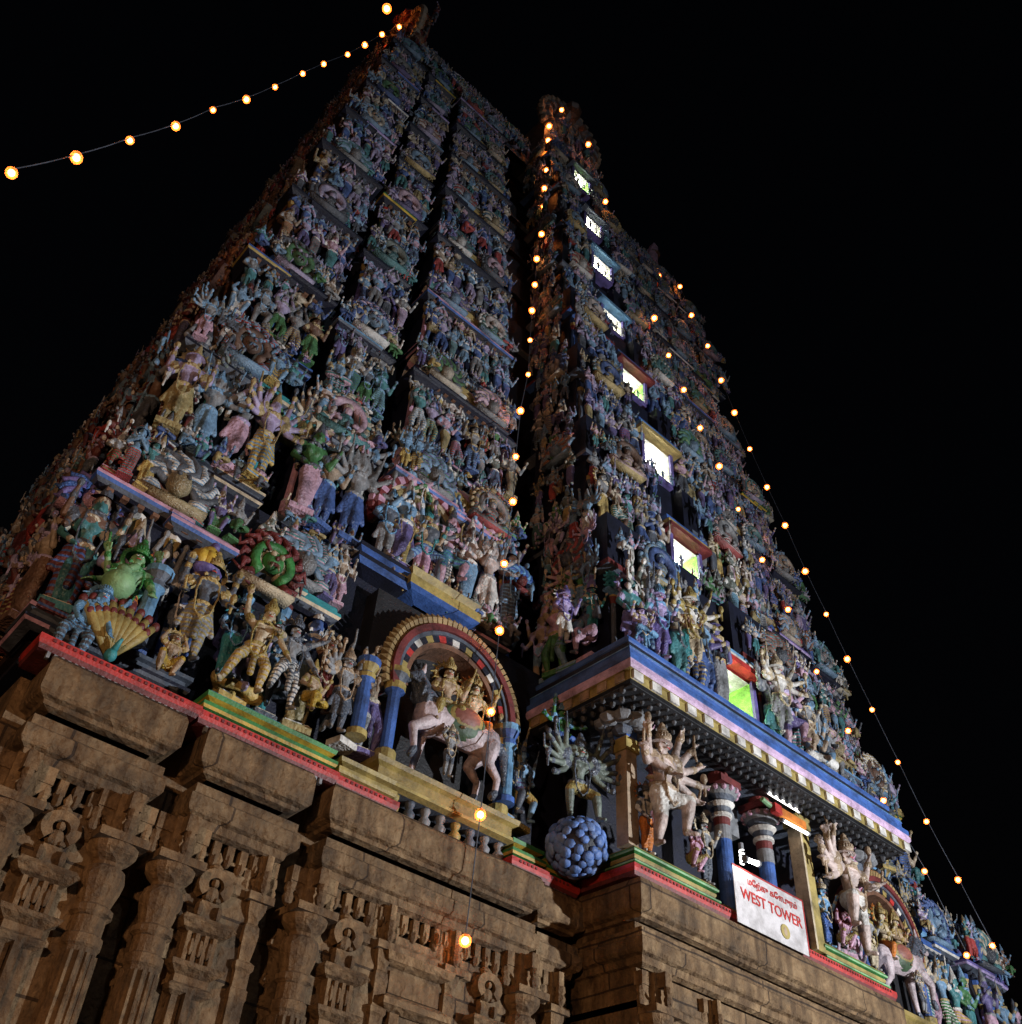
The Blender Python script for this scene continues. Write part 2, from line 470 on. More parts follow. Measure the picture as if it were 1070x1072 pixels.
def fan(n, lo=-40, hi=75, r1=.12, r2=.115, sides=(-1, 1), chest=(0, -.01, .745), held=('orb', 'club', 'sword')):
    out = []
    for sx in sides:
        for k in range(n):
            a = math.radians(lo + (hi - lo) * k / max(1, n - 1))
            b = a + math.radians(22)
            el = (chest[0] + sx * (.115 + r1 * math.cos(a)), chest[1] - .02 - .02 * (k % 2), chest[2] + .045 + r1 * math.sin(a))
            ha = (el[0] + sx * r2 * math.cos(b), el[1] - .05, el[2] + r2 * math.sin(b))
            out.append((sx, el, ha, held[k % len(held)]))
    return out

STAND_ARMS = [(-1, (-.19, .0, .65), (-.15, -.1, .53)), (1, (.2, -.03, .66), (.2, -.13, .8), 'orb')]
POSES = {
    'standing': lambda **k: person(arms=STAND_ARMS, **k),
    'swaying': lambda **k: person(pel=(.03, 0, .5), chest=(-.02, -.01, .74), head=(.01, -.03, .925), legs=[((-.03, -.05, .28), (-.02, -.01, .035)), ((.07, 0, .27), (.06, .02, .035))],
                                  arms=[(-1, (-.2, .02, .64), (-.08, -.09, .53)), (1, (.19, -.04, .62), (.24, -.12, .76), 'orb')], female=True, dress='skirt', **k),
    'four-armed': lambda **k: person(arms=[(-1, (-.18, -.02, .66), (-.2, -.13, .58)), (1, (.18, -.02, .66), (.2, -.13, .58), 'club'), (-1, (-.22, .01, .74), (-.22, -.05, .9), 'orb'), (1, (.22, .01, .74), (.22, -.05, .9), 'orb')], **k),
    'dancing': lambda **k: person(pel=(0, 0, .47), chest=(-.02, -.01, .71), head=(-.01, -.03, .89), legs=[((-.12, -.08, .26), (-.06, .01, .035)), ((.19, -.1, .42), (.12, -.1, .22))],
                                  arms=[(-1, (-.22, 0, .72), (-.3, -.05, .88), 'orb'), (1, (.22, -.05, .68), (.06, -.14, .6)), (1, (.24, 0, .76), (.33, -.05, .86), 'sword')], dress='breeches', **k),
    'lunging': lambda **k: person(pel=(0, 0, .42), chest=(.03, -.02, .66), head=(.05, -.05, .84), legs=[((-.19, -.04, .27), (-.3, .01, .035)), ((.18, -.09, .34), (.19, -.02, .035))],
                                  arms=[(-1, (-.2, 0, .78), (-.14, -.03, .97), 'sword'), (1, (.25, -.05, .68), (.37, -.1, .76), 'bow')], dress='breeches', **k),
    'seated': lambda **k: person(pel=(0, 0, .13), chest=(0, -.01, .375), head=(0, -.02, .56), legs=[((-.2, -.13, .08), (.02, -.2, .06)), ((.2, -.13, .08), (-.02, -.17, .09))],
                                 arms=[(-1, (-.19, -.02, .28), (-.17, -.16, .17)), (1, (.19, -.02, .3), (.17, -.14, .4)), (-1, (-.22, .01, .4), (-.22, -.05, .55), 'orb'), (1, (.22, .01, .4), (.22, -.05, .55), 'orb')], **k),
    'leg-folded': lambda **k: person(pel=(0, 0, .32), chest=(0, -.01, .565), head=(0, -.02, .75), legs=[((-.06, -.19, .31), (-.06, -.17, .06)), ((.2, -.14, .28), (.02, -.18, .27))],
                                     arms=[(-1, (-.19, -.02, .47), (-.15, -.16, .38)), (1, (.2, -.02, .49), (.22, -.1, .62), 'orb')], dress='skirt', female=True, **k),
    'crouching': lambda **k: person(pel=(0, .02, .2), chest=(0, -.05, .42), head=(0, -.1, .58), legs=[((-.15, -.15, .27), (-.1, -.03, .035)), ((.15, -.15, .27), (.1, -.03, .035))],
                                    arms=[(-1, (-.2, -.08, .5), (-.13, -.05, .68)), (1, (.2, -.08, .5), (.13, -.05, .68))], dress='breeches', fat=1.25, crown=False, **k),
    'many-armed': lambda **k: person(arms=fan(4), **k),
    'praying': lambda **k: person(arms=[(-1, (-.17, -.05, .62), (-.02, -.14, .7)), (1, (.17, -.05, .62), (.02, -.14, .7))], dress='skirt', crown=True, **k),
    'flute-playing': lambda **k: person(legs=[((-.05, -.02, .27), (-.05, .01, .035)), ((.0, -.07, .27), (-.1, -.05, .04))],
                                        arms=[(-1, (-.2, -.04, .68), (-.1, -.13, .82)), (1, (.2, -.04, .7), (.12, -.13, .83), 'bow')], **k),
    'guardian': lambda **k: person(pel=(0, 0, .49), legs=[((-.08, -.02, .27), (-.08, .01, .035)), ((.16, -.12, .36), (.1, -.08, .12))],
                                   arms=[(-1, (-.2, -.02, .66), (-.24, -.1, .54), 'club'), (1, (.2, -.03, .62), (.12, -.13, .56)), (-1, (-.23, 0, .76), (-.25, -.04, .92), 'orb'), (1, (.23, 0, .76), (.25, -.04, .92), 'sword')], dress='breeches', fat=1.1, **k),
    'many-headed': lambda **k: person(heads=5, arms=fan(3, -30, 60), **k),
    'arm-raising': lambda **k: person(arms=[(-1, (-.17, -.05, .85), (-.09, -.07, .98), 'orb'), (1, (.17, -.05, .85), (.09, -.07, .98), 'orb')], pel=(0, 0, .48), legs=[((-.12, -.07, .28), (-.1, .01, .035)), ((.12, -.07, .28), (.1, .01, .035))], **k),
}
SMALL = {k: fuse('figure_' + k.replace('-', '_'), f(garland=k in ('four-armed', 'guardian', 'many-armed')), .0125, .3) for k, f in POSES.items()}
print('figures', round(time.time() - T_START, 1), {k: len(m.polygons) for k, m in SMALL.items()})

def muted(rgb, k):
    g = .3 * rgb[0] + .55 * rgb[1] + .15 * rgb[2]
    return [float((x + (g - x) * k) * (1 - .35 * k)) for x in rgb]
def set_tones(o, skin, cloth, trim, stripe=None, fade=0.0):
    o['skin_tone'] = muted(PAL[skin], fade)
    o['cloth_tone'] = muted(PAL[cloth], fade)
    o['trim_tone'] = muted(PAL[trim], fade)
    o['stripe_tone'] = muted(PAL[stripe or cloth], fade)

WORD = {'flesh': 'rosy', 'dusk_green': 'dusky green', 'sky': 'pale blue', 'tan': 'tan', 'pale_green': 'pale green', 'slate': 'dark grey', 'ochre': 'ochre'}
def W(c):
    return WORD.get(c, c.replace('_', ' '))

# ------------------------------------------------------------------ ground, sky, light
g = MB(); g.box(-900, 900, -900, 900, GROUND - 0.5, GROUND, 0)
asphalt, nt, b = nodes_of('street_paving')
c = nd(nt, 'ShaderNodeRGB'); c.outputs[0].default_value = (0.07, 0.06, 0.05, 1); grime(nt, c.outputs[0], b, scale=0.7, rough=0.8)
tag(g.build('ground', asphalt), kind='structure')

world = bpy.data.worlds.new('World'); S.world = world
world.use_nodes = True
wn = world.node_tree
sky = wn.nodes.new('ShaderNodeTexSky'); sky.sky_type = 'NISHITA'; sky.sun_disc = False
sky.sun_elevation = math.radians(-4.0); sky.sun_rotation = math.radians(200)
bg = wn.nodes['Background']; bg.inputs['Strength'].default_value = 0.055
wn.links.new(sky.outputs['Color'], bg.inputs['Color'])

# ------------------------------------------------------------------ the tower
tower = empty('temple_tower', (0, 9.5, GROUND))
tag(tower, 'towering stepped temple gateway crowded with painted sculptures on a brown stone base', 'temple tower')
tower.matrix_world = Matrix.Translation((0, 9.5, GROUND))
OFF = Vector((0, -9.5, -GROUND))

def part(mb, name, mats, parent=None, smooth=False):
    """a part of the tower, built in world coordinates"""
    o = mb.build(name, mats, None, smooth)
    o.parent = parent or tower
    if parent is None:
        o.location = OFF
    return o

def s_at(z):
    return 1 - (z - 7) * 0.0087
def wing_y(z):
    return 2.3 + (z - 6.6) * 0.1447
ZW = [7.05, 11.3, 15.7, 19.9, 23.9, 27.8, 31.6, 35.2, 38.7, 42.2]
ZB = [7.05, 10.9, 15.2, 19.5, 23.6, 27.7, 31.6, 35.2, 38.9, 42.8]
BY = [0.85, 1.05, 1.95, 2.65, 3.35, 4.15, 4.6, 5.05, 5.75]
BX = [3.6, 3.45, 3.2, 2.85, 2.5, 2.15, 1.8, 1.7, 1.65]
YMID = 9.5
BAYS = [(13.2, 11.2), (10.55, 9.1), (8.35, 5.1)]
RIGHT_CORNER = (11.35, 10.75)
BLOCKS = []          # boxes that hide what stands behind them

# --- stone base -----------------------------------------------------------------
base = MB()
base.box(-12.95, 12.95, 2.3, 16.9, GROUND, 6.3, 0)
base.box(-3.55, 3.55, 0.85, 2.3, GROUND, 6.42, 0)
stone_base = part(base, 'stone_base', [STONE])

def stone_cornice(x0, x1, yf, yb, dz=-.22):
    m = MB()
    m.box(x0, x1, yf + .003, yb, GROUND, 5.0, 0)
    m.wrap(x0, x1, yf, yb, [(0, 6.0, 0), (.12, 6.02, 0), (.14, 6.07, 0), (.22, 6.1, 0), (.25, 6.14, 0), (.25, 6.5, 0), (.21, 6.6, 0), (-.6, 6.62, 0)])
    m.wrap(x0, x1, yf, yb, [(0, 5.3, 0), (.1, 5.34, 0), (.12, 5.44, 0), (.19, 5.47, 0), (.22, 5.52, 0), (.22, 5.68, 0), (.17, 5.72, 0), (.17, 5.84, 0), (.1, 5.88, 0), (0, 5.9, 0)])
    m.wrap(x0, x1, yf, yb, [(0, 4.72, 0), (.05, 4.74, 0), (.05, 4.84, 0), (0, 4.9, 0)])
    st = [i for i, v in enumerate(m.v) if v[2] > 0]
    for i in st:
        x, y, z = m.v[i]; m.v[i] = (x, y, z + dz)
    return part(m, 'stone_cornice', [STONE], stone_base)

for sx in (-1, 1):
    for x0, x1 in ((-12.85, -11.0), (-10.75, -9.05), (-8.8, -4.75)):
        a, bb = sorted((sx * x0, sx * x1))
        stone_cornice(a + .27, bb - .27, 1.87, 2.4)
    stone_cornice(*sorted((sx * -4.5, sx * -3.95)), 2.02, 2.3)
stone_cornice(-3.5, 3.5, 0.78, 2.35, -.12)

def pillar_mesh(r=.2, square=False, H=6.0):
    """shaft, cushion, wide abacus and a bracket with hanging lotus buds; top at z = 0"""
    m = MB()
    n = 4 if square else 16
    rot = PI / 4 if square else PI / 16
    k = 1.25 if square else 1
    m.lathe([(r * k, -H), (r * k, -1.75), (r * k * 1.12, -1.72), (r * k * 1.12, -1.62), (r * k * .95, -1.6), (r * k * .95, -1.42), (r * k * 1.2, -1.38), (r * k * 1.2, -1.32),
             (r * .9, -1.28), (r * 1.02, -1.2), (r * 1.2, -1.08), (r * 1.28, -.98), (r * 1.15, -.88), (r * .85, -.84), (r * .85, -.8), (r * 1.2, -.74), (r * 1.45, -.67), (r * 1.5, -.6)], n, rot=rot)
    if not square:   # shallow flutes
        for i in range(14):
            a = 2 * PI * i / 14
            m.tube([(r * math.cos(a), r * math.sin(a), -H), (r * math.cos(a), r * math.sin(a), -1.8)], .026, 5)
    w = r * 1.55
    m.box(-w, w, -w, w, -.6, -.5)
    m.box(-r * .75, r * .75, -r * .75, r * .75, -.5, 0)
    m.box(-r * 1.8, r * 1.8, -r * .4, r * .5, -.2, -.0)
    m.box(-r * .4, r * .4, -r * 1.6, r * .5, -.22, -.004)
    m.slab([(-r * 1.8, -.2), (-r * .75, -.42), (-r * .75, -.2)], -r * .3, r * .3); m.slab([(r * .75, -.2), (r * .75, -.42), (r * 1.8, -.2)], -r * .3, r * .3)
    for dx, dy in ((-1.75, 0), (1.75, 0), (0, -1.6)):
        m.lathe([(.02, -.52), (.06, -.46), (.075, -.4), (.05, -.34), (.07, -.3), (.06, -.22)], 7, (dx * r * .9, dy * r * .9))
    return m.mesh('pillar', [STONE_CARVED])

def shrine_pillar_mesh(H=6.0, w=.145):
    """a twin-shafted pilaster that carries a miniature shrine with a horseshoe arch"""
    m = MB()
    m.box(-w * 1.05, -w * .35, -.1, .12, -H, -1.75); m.box(w * .35, w * 1.05, -.1, .12, -H, -1.75); m.box(-w * .25, w * .25, -.16, .12, -H, -1.8)
    m.wrap(-w, w, -.08, .2, [(0, -1.85, 0), (.07, -1.8, 0), (.09, -1.74, 0), (.04, -1.7, 0), (.04, -1.62, 0), (.13, -1.55, 0), (.15, -1.5, 0), (.02, -1.46, 0), (-.1, -1.45, 0)])
    m.box(-w, w, -.09, .12, -1.46, -1.12)
    for x in (-w, -w * .35, w * .35, w):
        m.box(x - .022, x + .022, -.13, .1, -1.46, -1.14)
    for x in (-w * .68, 0, w * .68):
        m.ball((x, -.12, -1.3), (.035, .04, .1), 6, 5)
    m.wrap(-w, w, -.08, .2, [(.0, -1.15, 0), (.1, -1.12, 0), (.16, -1.05, 0), (.12, -.98, 0), (0, -.96, 0)])
    m.box(-w * .62, w * .62, -.08, .12, -.98, -.72)
    m.ball((-w * .75, -.1, -.86), (.05, .06, .09), 6, 5); m.ball((w * .75, -.1, -.86), (.05, .06, .09), 6, 5)
    m.arch(0, -.55, .09, .2, -.14, .1, -50, 230, 14)
    m.ball((0, -.1, -.52), (.045, .05, .055), 6, 5); m.ball((0, -.09, -.65), (.085, .05, .09), 7, 5); m.ball((-.06, -.1, -.71), (.05, .05, .03), 6, 4); m.ball((.06, -.1, -.71), (.05, .05, .03), 6, 4)
    m.lathe([(.05, -.36), (.08, -.3), (.03, -.24), (.05, -.19), (.01, -.1)], 8, (0, -.02))
    return m.mesh('shrine_pilaster', [STONE_CARVED])

PIL = pillar_mesh(.185); PILS = pillar_mesh(.115, True); SHR = shrine_pillar_mesh()
def stone(me, x, y, z, sc=1.0, name=None):
    o = put(name or me.name, me, stone_base); o.location = (x, y - (.1 if y > 1.5 else 0), z - .2); o.scale = (sc, sc, 1)
    return o
for sx in (-1, 1):
    for x in (-12.6, -11.35, -10.62, -8.72, -4.98):
        stone(PIL, sx * x, 1.92, 5.32, 1.05, 'pilaster')
    for x in (-12.0, -10.05, -8.1, -5.65):
        stone(SHR, sx * x, 1.98, 5.25, 1.15, 'shrine_pilaster')
    for x in (-9.42, -7.45, -6.3):
        stone(PILS, sx * x, 2.0, 5.3, 1, 'square_pilaster')
    stone(PILS, sx * -4.25, 2.02, 5.3, 1.1, 'square_pilaster')
    for x in (-3.25,):
        stone(PIL, sx * x, 0.78, 5.32, 1, 'pilaster')
    stone(PILS, sx * -1.9, 0.8, 5.3, 1, 'square_pilaster')
    # a niche frame between the slim pilasters and small relief figures under the cornice
    m = MB()
    a, bb = sorted((sx * -7.3, sx * -6.45))
    m.wrap(a, bb, 1.86, 2.3, [(.0, 4.35, 0), (.12, 4.4, 0), (.16, 4.5, 0), (.05, 4.55, 0), (0, 4.56, 0)])
    m.box(a, bb, 1.84, 2.2, 4.02, 4.3); m.wrap(a, bb, 1.84, 2.2, [(0, 3.78, 0), (.14, 3.84, 0), (.14, 3.92, 0), (.02, 4.0, 0), (0, 4.01, 0)])
    m.box(a + .05, a + .2, 1.8, 2.2, GROUND, 3.78); m.box(bb - .2, bb - .05, 1.8, 2.2, GROUND, 3.78)
    part(m, 'stone_niche', [STONE_CARVED], stone_base)
for x0, x1 in ((-12.6, -11.2), (-10.6, -9.2), (-8.6, -4.95)):       # brackets and little beasts carved along the frieze
    m = MB()
    m.box(x0, x1, 1.87, 2.2, 4.86, 4.9)
    for k in range(int((x1 - x0) / .19)):
        x = x0 + .1 + k * .19
        m.ball((x, 1.88, 4.84 + .05 * (k % 2)), (.06, .09, .1), 7, 5); m.box(x - .05, x + .05, 1.82, 2.2, 4.88, 5.06)
    part(m, 'carved_frieze', [STONE_CARVED], stone_base)

# --- dark recessed storeys behind the sculptures ------------------------------------
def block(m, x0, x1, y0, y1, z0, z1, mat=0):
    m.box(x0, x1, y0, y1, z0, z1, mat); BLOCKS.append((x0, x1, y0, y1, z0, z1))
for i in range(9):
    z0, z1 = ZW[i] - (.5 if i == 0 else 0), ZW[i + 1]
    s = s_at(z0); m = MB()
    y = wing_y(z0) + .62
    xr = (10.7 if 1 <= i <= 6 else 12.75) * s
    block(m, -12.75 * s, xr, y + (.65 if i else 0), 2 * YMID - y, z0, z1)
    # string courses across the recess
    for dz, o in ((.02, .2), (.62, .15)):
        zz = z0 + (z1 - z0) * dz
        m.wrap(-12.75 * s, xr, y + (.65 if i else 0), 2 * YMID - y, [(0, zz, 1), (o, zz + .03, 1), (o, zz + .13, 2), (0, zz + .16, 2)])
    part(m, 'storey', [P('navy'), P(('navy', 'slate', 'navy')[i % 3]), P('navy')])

# --- pavilions of the wings ---------------------------------------------------------
BANDS = [('blue', 'white', 'sky'), ('pink', 'blue', 'white'), ('green', 'yellow', 'red'), ('sky', 'slate', 'gold'), ('violet', 'lilac', 'blue'), ('teal', 'cream', 'maroon'), ('blue', 'ochre', 'grey')]
def pavilion(x0, x1, yf, z0, h, kind, i, j):
    """one bay of a storey: pilasters, base mouldings, cornice and its own small roof"""
    r = random.Random(i * 17 + j * 5 + int(x0 * 3))
    c1, c2, c3 = BANDS[r.randrange(len(BANDS))]
    m = MB()
    block(m, x0 + .06, x1 - .06, yf + .1, yf + 1.35, z0, z0 + .66 * h)
    n = max(2, int((x1 - x0) / .62) + 1)
    for k in range(n):
        x = x0 + .1 + (x1 - x0 - .2) * k / (n - 1)
        m.lathe([(.1, z0 + .1 * h, 1), (.1, z0 + .16 * h, 2), (.065, z0 + .18 * h, 1), (.065, z0 + .4 * h, 3), (.1, z0 + .43 * h, 2), (.1, z0 + .46 * h, 1), (.06, z0 + .48 * h, 3), (.13, z0 + .54 * h, 2), (.13, z0 + .57 * h, 1)], 8, (x, yf + .08))
    w = part(m, 'pavilion', [P('navy'), P(c1), P(c3), P('gold' if r.random() < .5 else 'sky')])
    m = MB()
    xs = [x0] + sorted(r.uniform(x0 + .3, x1 - .3) for _ in range(1 if x1 - x0 < 2.4 else 2)) + [x1]
    for k, (a, bb) in enumerate(zip(xs, xs[1:])):        # the base is built in lengths of its own height and colour
        u = r.uniform(-.05, .05); o = r.uniform(0, .07); q = (0, 2, 1)[(k + i) % 3]; gz = .02 * k
        m.wrap(a + .02, bb - .02, yf, yf + .7, [(.02, z0 - .05 + u, 2), (.1 + o, z0 - .02 + u, q), (.13 + o, z0 + .02 + u, 3), (.13 + o, z0 + .07 + u, 2), (.06 + o, z0 + .09 + u, 2), (.06 + o, z0 + .17 + u, 2), (.13 + o, z0 + .19 + u, q), (.13 + o, z0 + .25 + u, 3), (.02, z0 + .28 + gz, 3)])
    part(m, 'plinth', [P(c1), P(c2), P('slate'), P('navy')] if i < 2 else [P(c1), P('slate'), P('navy'), P('slate')], w)
    m = MB(); zc = z0 + .58 * h
    xs = [x0] + sorted(r.uniform(x0 + .35, x1 - .35) for _ in range(1 if x1 - x0 < 1.8 else 2)) + [x1]
    for k, (a, bb) in enumerate(zip(xs, xs[1:])):
        u = r.uniform(-.14, .1); o = r.uniform(-.03, .08); q = 0 if r.random() < (.75 if i < 2 else .3) else 4
        m.wrap(a + .03, bb - .03, yf, yf + .7, [(.0, zc - .06 + u, 4), (.08, zc - .02 + u, 2), (.16 + o, zc + .03 + u, 1 if q == 0 else 2), (.19 + o, zc + .08 + u, q), (.18 + o, zc + .15 + u, 3), (.13 + o, zc + .18 + u, q), (.12, zc + .27 + u, 2), (0, zc + .33, 4)])
    m.box(x0 + .1, x1 - .1, yf + .02, yf + .7, zc - .05, zc + .32, 4)
    k = 0
    while x0 + .1 + k * .24 < x1 - .1:       # square dentils below the lip
        xx = x0 + .1 + k * .24
        m.box(xx, xx + .1, yf - .15, yf - .05, zc - .06, zc + .005, 3); k += 1
    part(m, 'cornice', [P(c1), P(c2), P('slate') if i < 2 else P('navy'), P('brown' if r.random() < .5 else 'slate'), P('navy')], w)
    m = MB(); zr = zc + .36; hr = z0 + h - zr - .05; xm = (x0 + x1) / 2; hw = (x1 - x0) / 2
    if kind == 'sala':
        for q in range(8):
            a0, a1 = PI * q / 8, PI * (q + 1) / 8
            p = [(-math.cos(a), math.sin(a)) for a in (a0, a1)]
            yy = [yf + .42 + .42 * u for u, v in p]; zz = [zr + hr * .72 * v for u, v in p]
            m.add([(x0 + .1, yy[0], zz[0]), (x1 - .1, yy[0], zz[0]), (x1 - .1, yy[1], zz[1]), (x0 + .1, yy[1], zz[1])], [(0, 1, 2, 3)], q % 2)
        m.arch(xm, zr + .1, .2, .38, yf - .02, yf + .2, -10, 190, 14, 2)
        nf = 5
    else:
        m.lathe([(hw * .62, zr, 0), (hw * .7, zr + .2 * hr, 1), (hw * .6, zr + .45 * hr, 0), (hw * .3, zr + .66 * hr, 2), (.1, zr + .74 * hr, 2)], 10, (xm, yf + .42), sy=.62)
        nf = 1
    for q in range(nf):
        x = xm + (q - (nf - 1) / 2) * (x1 - x0 - .5) / max(1, nf - 1)
        m.lathe([(.05, zr + .7 * hr, 2), (.1, zr + .78 * hr, 2), (.04, zr + .85 * hr, 2), (.06, zr + .9 * hr, 2), (.01, zr + hr, 2)], 7, (x, yf + .42))
    part(m, 'roof', [P(c3), P(c1), P('gold')], w)

for i in range(9):
    s = s_at(ZW[i] + 1); h = ZW[i + 1] - ZW[i]
    yf = wing_y(ZW[i]) + .12
    for sx in (-1, 1):
        for j, (x0, x1) in enumerate(BAYS):
            if i == 0 and j == 2:
                continue
            if sx > 0 and j == 0 and 1 <= i <= 6:
                x0, x1 = RIGHT_CORNER
            a, bb = sorted((sx * x0 * s, sx * x1 * s))
            pavilion(a, bb, yf - (.18 if j == 2 else .12 if j == 0 and sx < 0 else -.3 if j == 0 and 1 <= i <= 6 else 0), ZW[i], h, 'sala' if j == 2 else 'kuta', i, j)

# side face pavilions (the left flank, seen very obliquely)
for i in range(9):
    s = s_at(ZW[i] + 1); h = ZW[i + 1] - ZW[i]
    xf = -12.9 * s; m = MB()
    for y0, y1, o in ((wing_y(ZW[i]) + .4, wing_y(ZW[i]) + 2.2, .1), (YMID - 2.6 * s, YMID + 2.6 * s, .3), (YMID * 2 - wing_y(ZW[i]) - 2.2, YMID * 2 - wing_y(ZW[i]) - .4, .1)):
        zc = ZW[i] + .58 * h
        block(m, xf - o, xf + .6, y0, y1, ZW[i], ZW[i] + .66 * h)
        m.box(xf - o - .15, xf + .6, y0 - .1, y1 + .1, zc, zc + .2, 1); m.box(xf - o - .15, xf + .6, y0 - .1, y1 + .1, ZW[i] - .05, ZW[i] + .15, 2)
        m.ball(((xf - o + .3), (y0 + y1) / 2, zc + .3), (.5, (y1 - y0) * .45, .8), 10, 6, 3)
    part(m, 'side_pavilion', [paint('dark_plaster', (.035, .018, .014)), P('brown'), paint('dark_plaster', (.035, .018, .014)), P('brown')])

# --- central bay ---------------------------------------------------------------------
WINS = [None, (.22, 11.15, 12.62, 1.15), (.05, 16.05, 16.85, 1.0), (.05, 20.05, 21.15, 1.1), (.0, 24.15, 25.0, 1.0), (.0, 28.35, 29.15, .95), (0, 32.25, 33.1, .95), (0, 35.8, 36.6, .85), (0, 40.3, 41.3, .95)]
LINT = [('red', 'white', 'sky'), ('maroon', 'ochre', 'blue'), ('gold', 'sky', 'blue'), ('maroon', 'slate', 'blue'), ('sky', 'blue', 'slate'), ('sky', 'slate', 'blue'), ('slate', 'blue', 'slate'), ('slate', 'slate', 'slate')]
for i in range(1, 9):
    z0, z1 = ZB[i], ZB[i + 1]
    x, yf = BX[i], BY[i] + .35
    cx, wz0, wz1, ww = WINS[i]
    yb = wing_y(z0) + .6
    m = MB()
    L, Rr = cx - ww / 2, cx + ww / 2
    block(m, -x, L - .01, yf, yb, z0 - .05, z1); block(m, Rr + .01, x, yf, yb, z0 - .05, z1)
    block(m, L - .01, Rr + .01, yf + .3, yb, z0 - .05, wz0 - .01); block(m, L - .01, Rr + .01, yf + .3, yb, wz1 + .01, z1)
    for dz, o in ((.0, .22), (.6, .16)):
        zz = z0 + (z1 - z0) * dz
        if True:
            for a, bb in ((-x, L - .12 - o), (Rr + .12 + o, x)):
                m.wrap(a, bb, yf, yb, [(0, zz, 1), (o, zz + .04, 2), (o, zz + .18, 1), (0, zz + .24, 1)])
        else:
            m.wrap(-x, x, yf, yb, [(0, zz, 1), (o, zz + .04, 2), (o, zz + .18, 1), (0, zz + .24, 1)])
    for xx in [-x + .12 + k * (L + x - .2) / 4 for k in range(5)] + [Rr + .1 + k * (x - Rr - .2) / 4 for k in range(5)]:
        m.lathe([(.09, z0 + .2, 1), (.09, z0 + .45, 2), (.06, z0 + .5, 1), (.06, z0 + 1.7, 2), (.11, z0 + 1.85, 3), (.11, z0 + 2.0, 1)], 8, (xx, yf - .03))
    st = part(m, 'bay_storey', [P('navy'), P(('blue', 'slate', 'navy', 'slate')[i % 4]), P(('slate', 'maroon', 'slate')[i % 3]), P('gold')])
    # lit opening: a painted chamber with a tube lamp, its frame and the striped lintel
    yf = BY[i] + .04
    m = MB(); d = 1.3
    gy = yf + d
    m.add([(L, gy, wz0), (Rr, gy, wz0), (Rr, gy, wz1), (L, gy, wz1)], [(0, 1, 2, 3)], 0)
    for a in (L + .004, Rr - .004):
        m.add([(a, yf + .01, wz0), (a, gy, wz0), (a, gy, wz1), (a, yf + .01, wz1)], [(0, 1, 2, 3)], 0)
    for zz in (wz0 + .004, wz1 - .004):
        m.add([(L, yf + .01, zz), (Rr, yf + .01, zz), (Rr, gy, zz), (L, gy, zz)], [(0, 1, 2, 3)], 1)
    win = part(m, 'lit_window', [paint('chamber_green', (.3, .68, .1)) if i in (1, 2, 4, 8) else paint('chamber_white', (.62, .66, .5)), P('white')])
    m = MB()
    m.tube([(L + .25, yf + .55, wz0 + .12), (L + .25, yf + .55, wz1 - .1)] if i == 1 else [(cx - ww * .3, yf + .5, wz1 - .14), (cx + ww * .3, yf + .5, wz1 - .14)], .05, 8)
    part(m, 'tube_lamp', [glow('tube_white_%d' % (i > 1), (1, 1, .9), 60 if i == 1 else 110)], win)
    m = MB(); c1, c2, c3 = LINT[i - 1]
    for a in (L - .12, Rr):
        m.box(a, a + .12, yf - .06, yf + .9, wz0 - .05, wz1 + .05, 3)
    for k, (dz0, dz1, o) in enumerate(((.06, .2, .26), (.2, .34, .2), (.34, .5, .14))):
        m.box(L - .3, Rr + .3, yf - o, yf + .9, wz1 + dz0 + .002 * k, wz1 + dz1, k)
    m.box(L - .12, Rr + .12, yf + .0, yf + .9, wz0 - .16, wz0 - .006, 3)
    part(m, 'window_frame', [P(c1), P(c2), P(c3), P('violet')], win)

# the deep eave over the porch, blue stepped roof above it
EX = 4.42
m = MB()
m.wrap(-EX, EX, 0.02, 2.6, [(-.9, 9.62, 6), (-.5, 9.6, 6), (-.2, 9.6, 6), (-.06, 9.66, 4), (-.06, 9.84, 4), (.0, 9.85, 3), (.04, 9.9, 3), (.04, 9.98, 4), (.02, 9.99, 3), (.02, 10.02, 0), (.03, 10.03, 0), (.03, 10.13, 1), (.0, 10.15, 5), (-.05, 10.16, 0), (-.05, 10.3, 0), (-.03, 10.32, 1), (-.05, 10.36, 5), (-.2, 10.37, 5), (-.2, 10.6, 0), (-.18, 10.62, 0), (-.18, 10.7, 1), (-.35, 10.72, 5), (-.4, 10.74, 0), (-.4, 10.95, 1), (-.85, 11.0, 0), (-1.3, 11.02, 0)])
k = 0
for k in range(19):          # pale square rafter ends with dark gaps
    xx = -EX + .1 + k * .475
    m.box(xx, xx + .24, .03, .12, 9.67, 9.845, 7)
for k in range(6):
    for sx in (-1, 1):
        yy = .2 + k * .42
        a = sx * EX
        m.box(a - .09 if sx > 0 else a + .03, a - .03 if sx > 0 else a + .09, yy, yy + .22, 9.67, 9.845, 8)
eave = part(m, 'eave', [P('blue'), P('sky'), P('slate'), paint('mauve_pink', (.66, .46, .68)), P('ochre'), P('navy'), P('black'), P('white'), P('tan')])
m = MB()                     # rows of little hanging petals below the rafters
for row, (o, z) in enumerate(((.16, 9.6), (.32, 9.56), (.5, 9.52))):
    for k in range(40 - row * 2):
        x = -EX + o + .1 + k * .215
        if x < EX - o:
            m.ball((x, .02 + o, z), (.055, .05, .07), 6, 4, (k + row) % 3 and 1)
    for k in range(9):
        for sx in (-1, 1):
            m.ball((sx * (EX - o), .2 + o + k * .23, z), (.06, .07, .1), 6, 4, k % 2)
m.box(-EX + .12, EX - .12, .1, .6, 9.575, 9.598, 1)
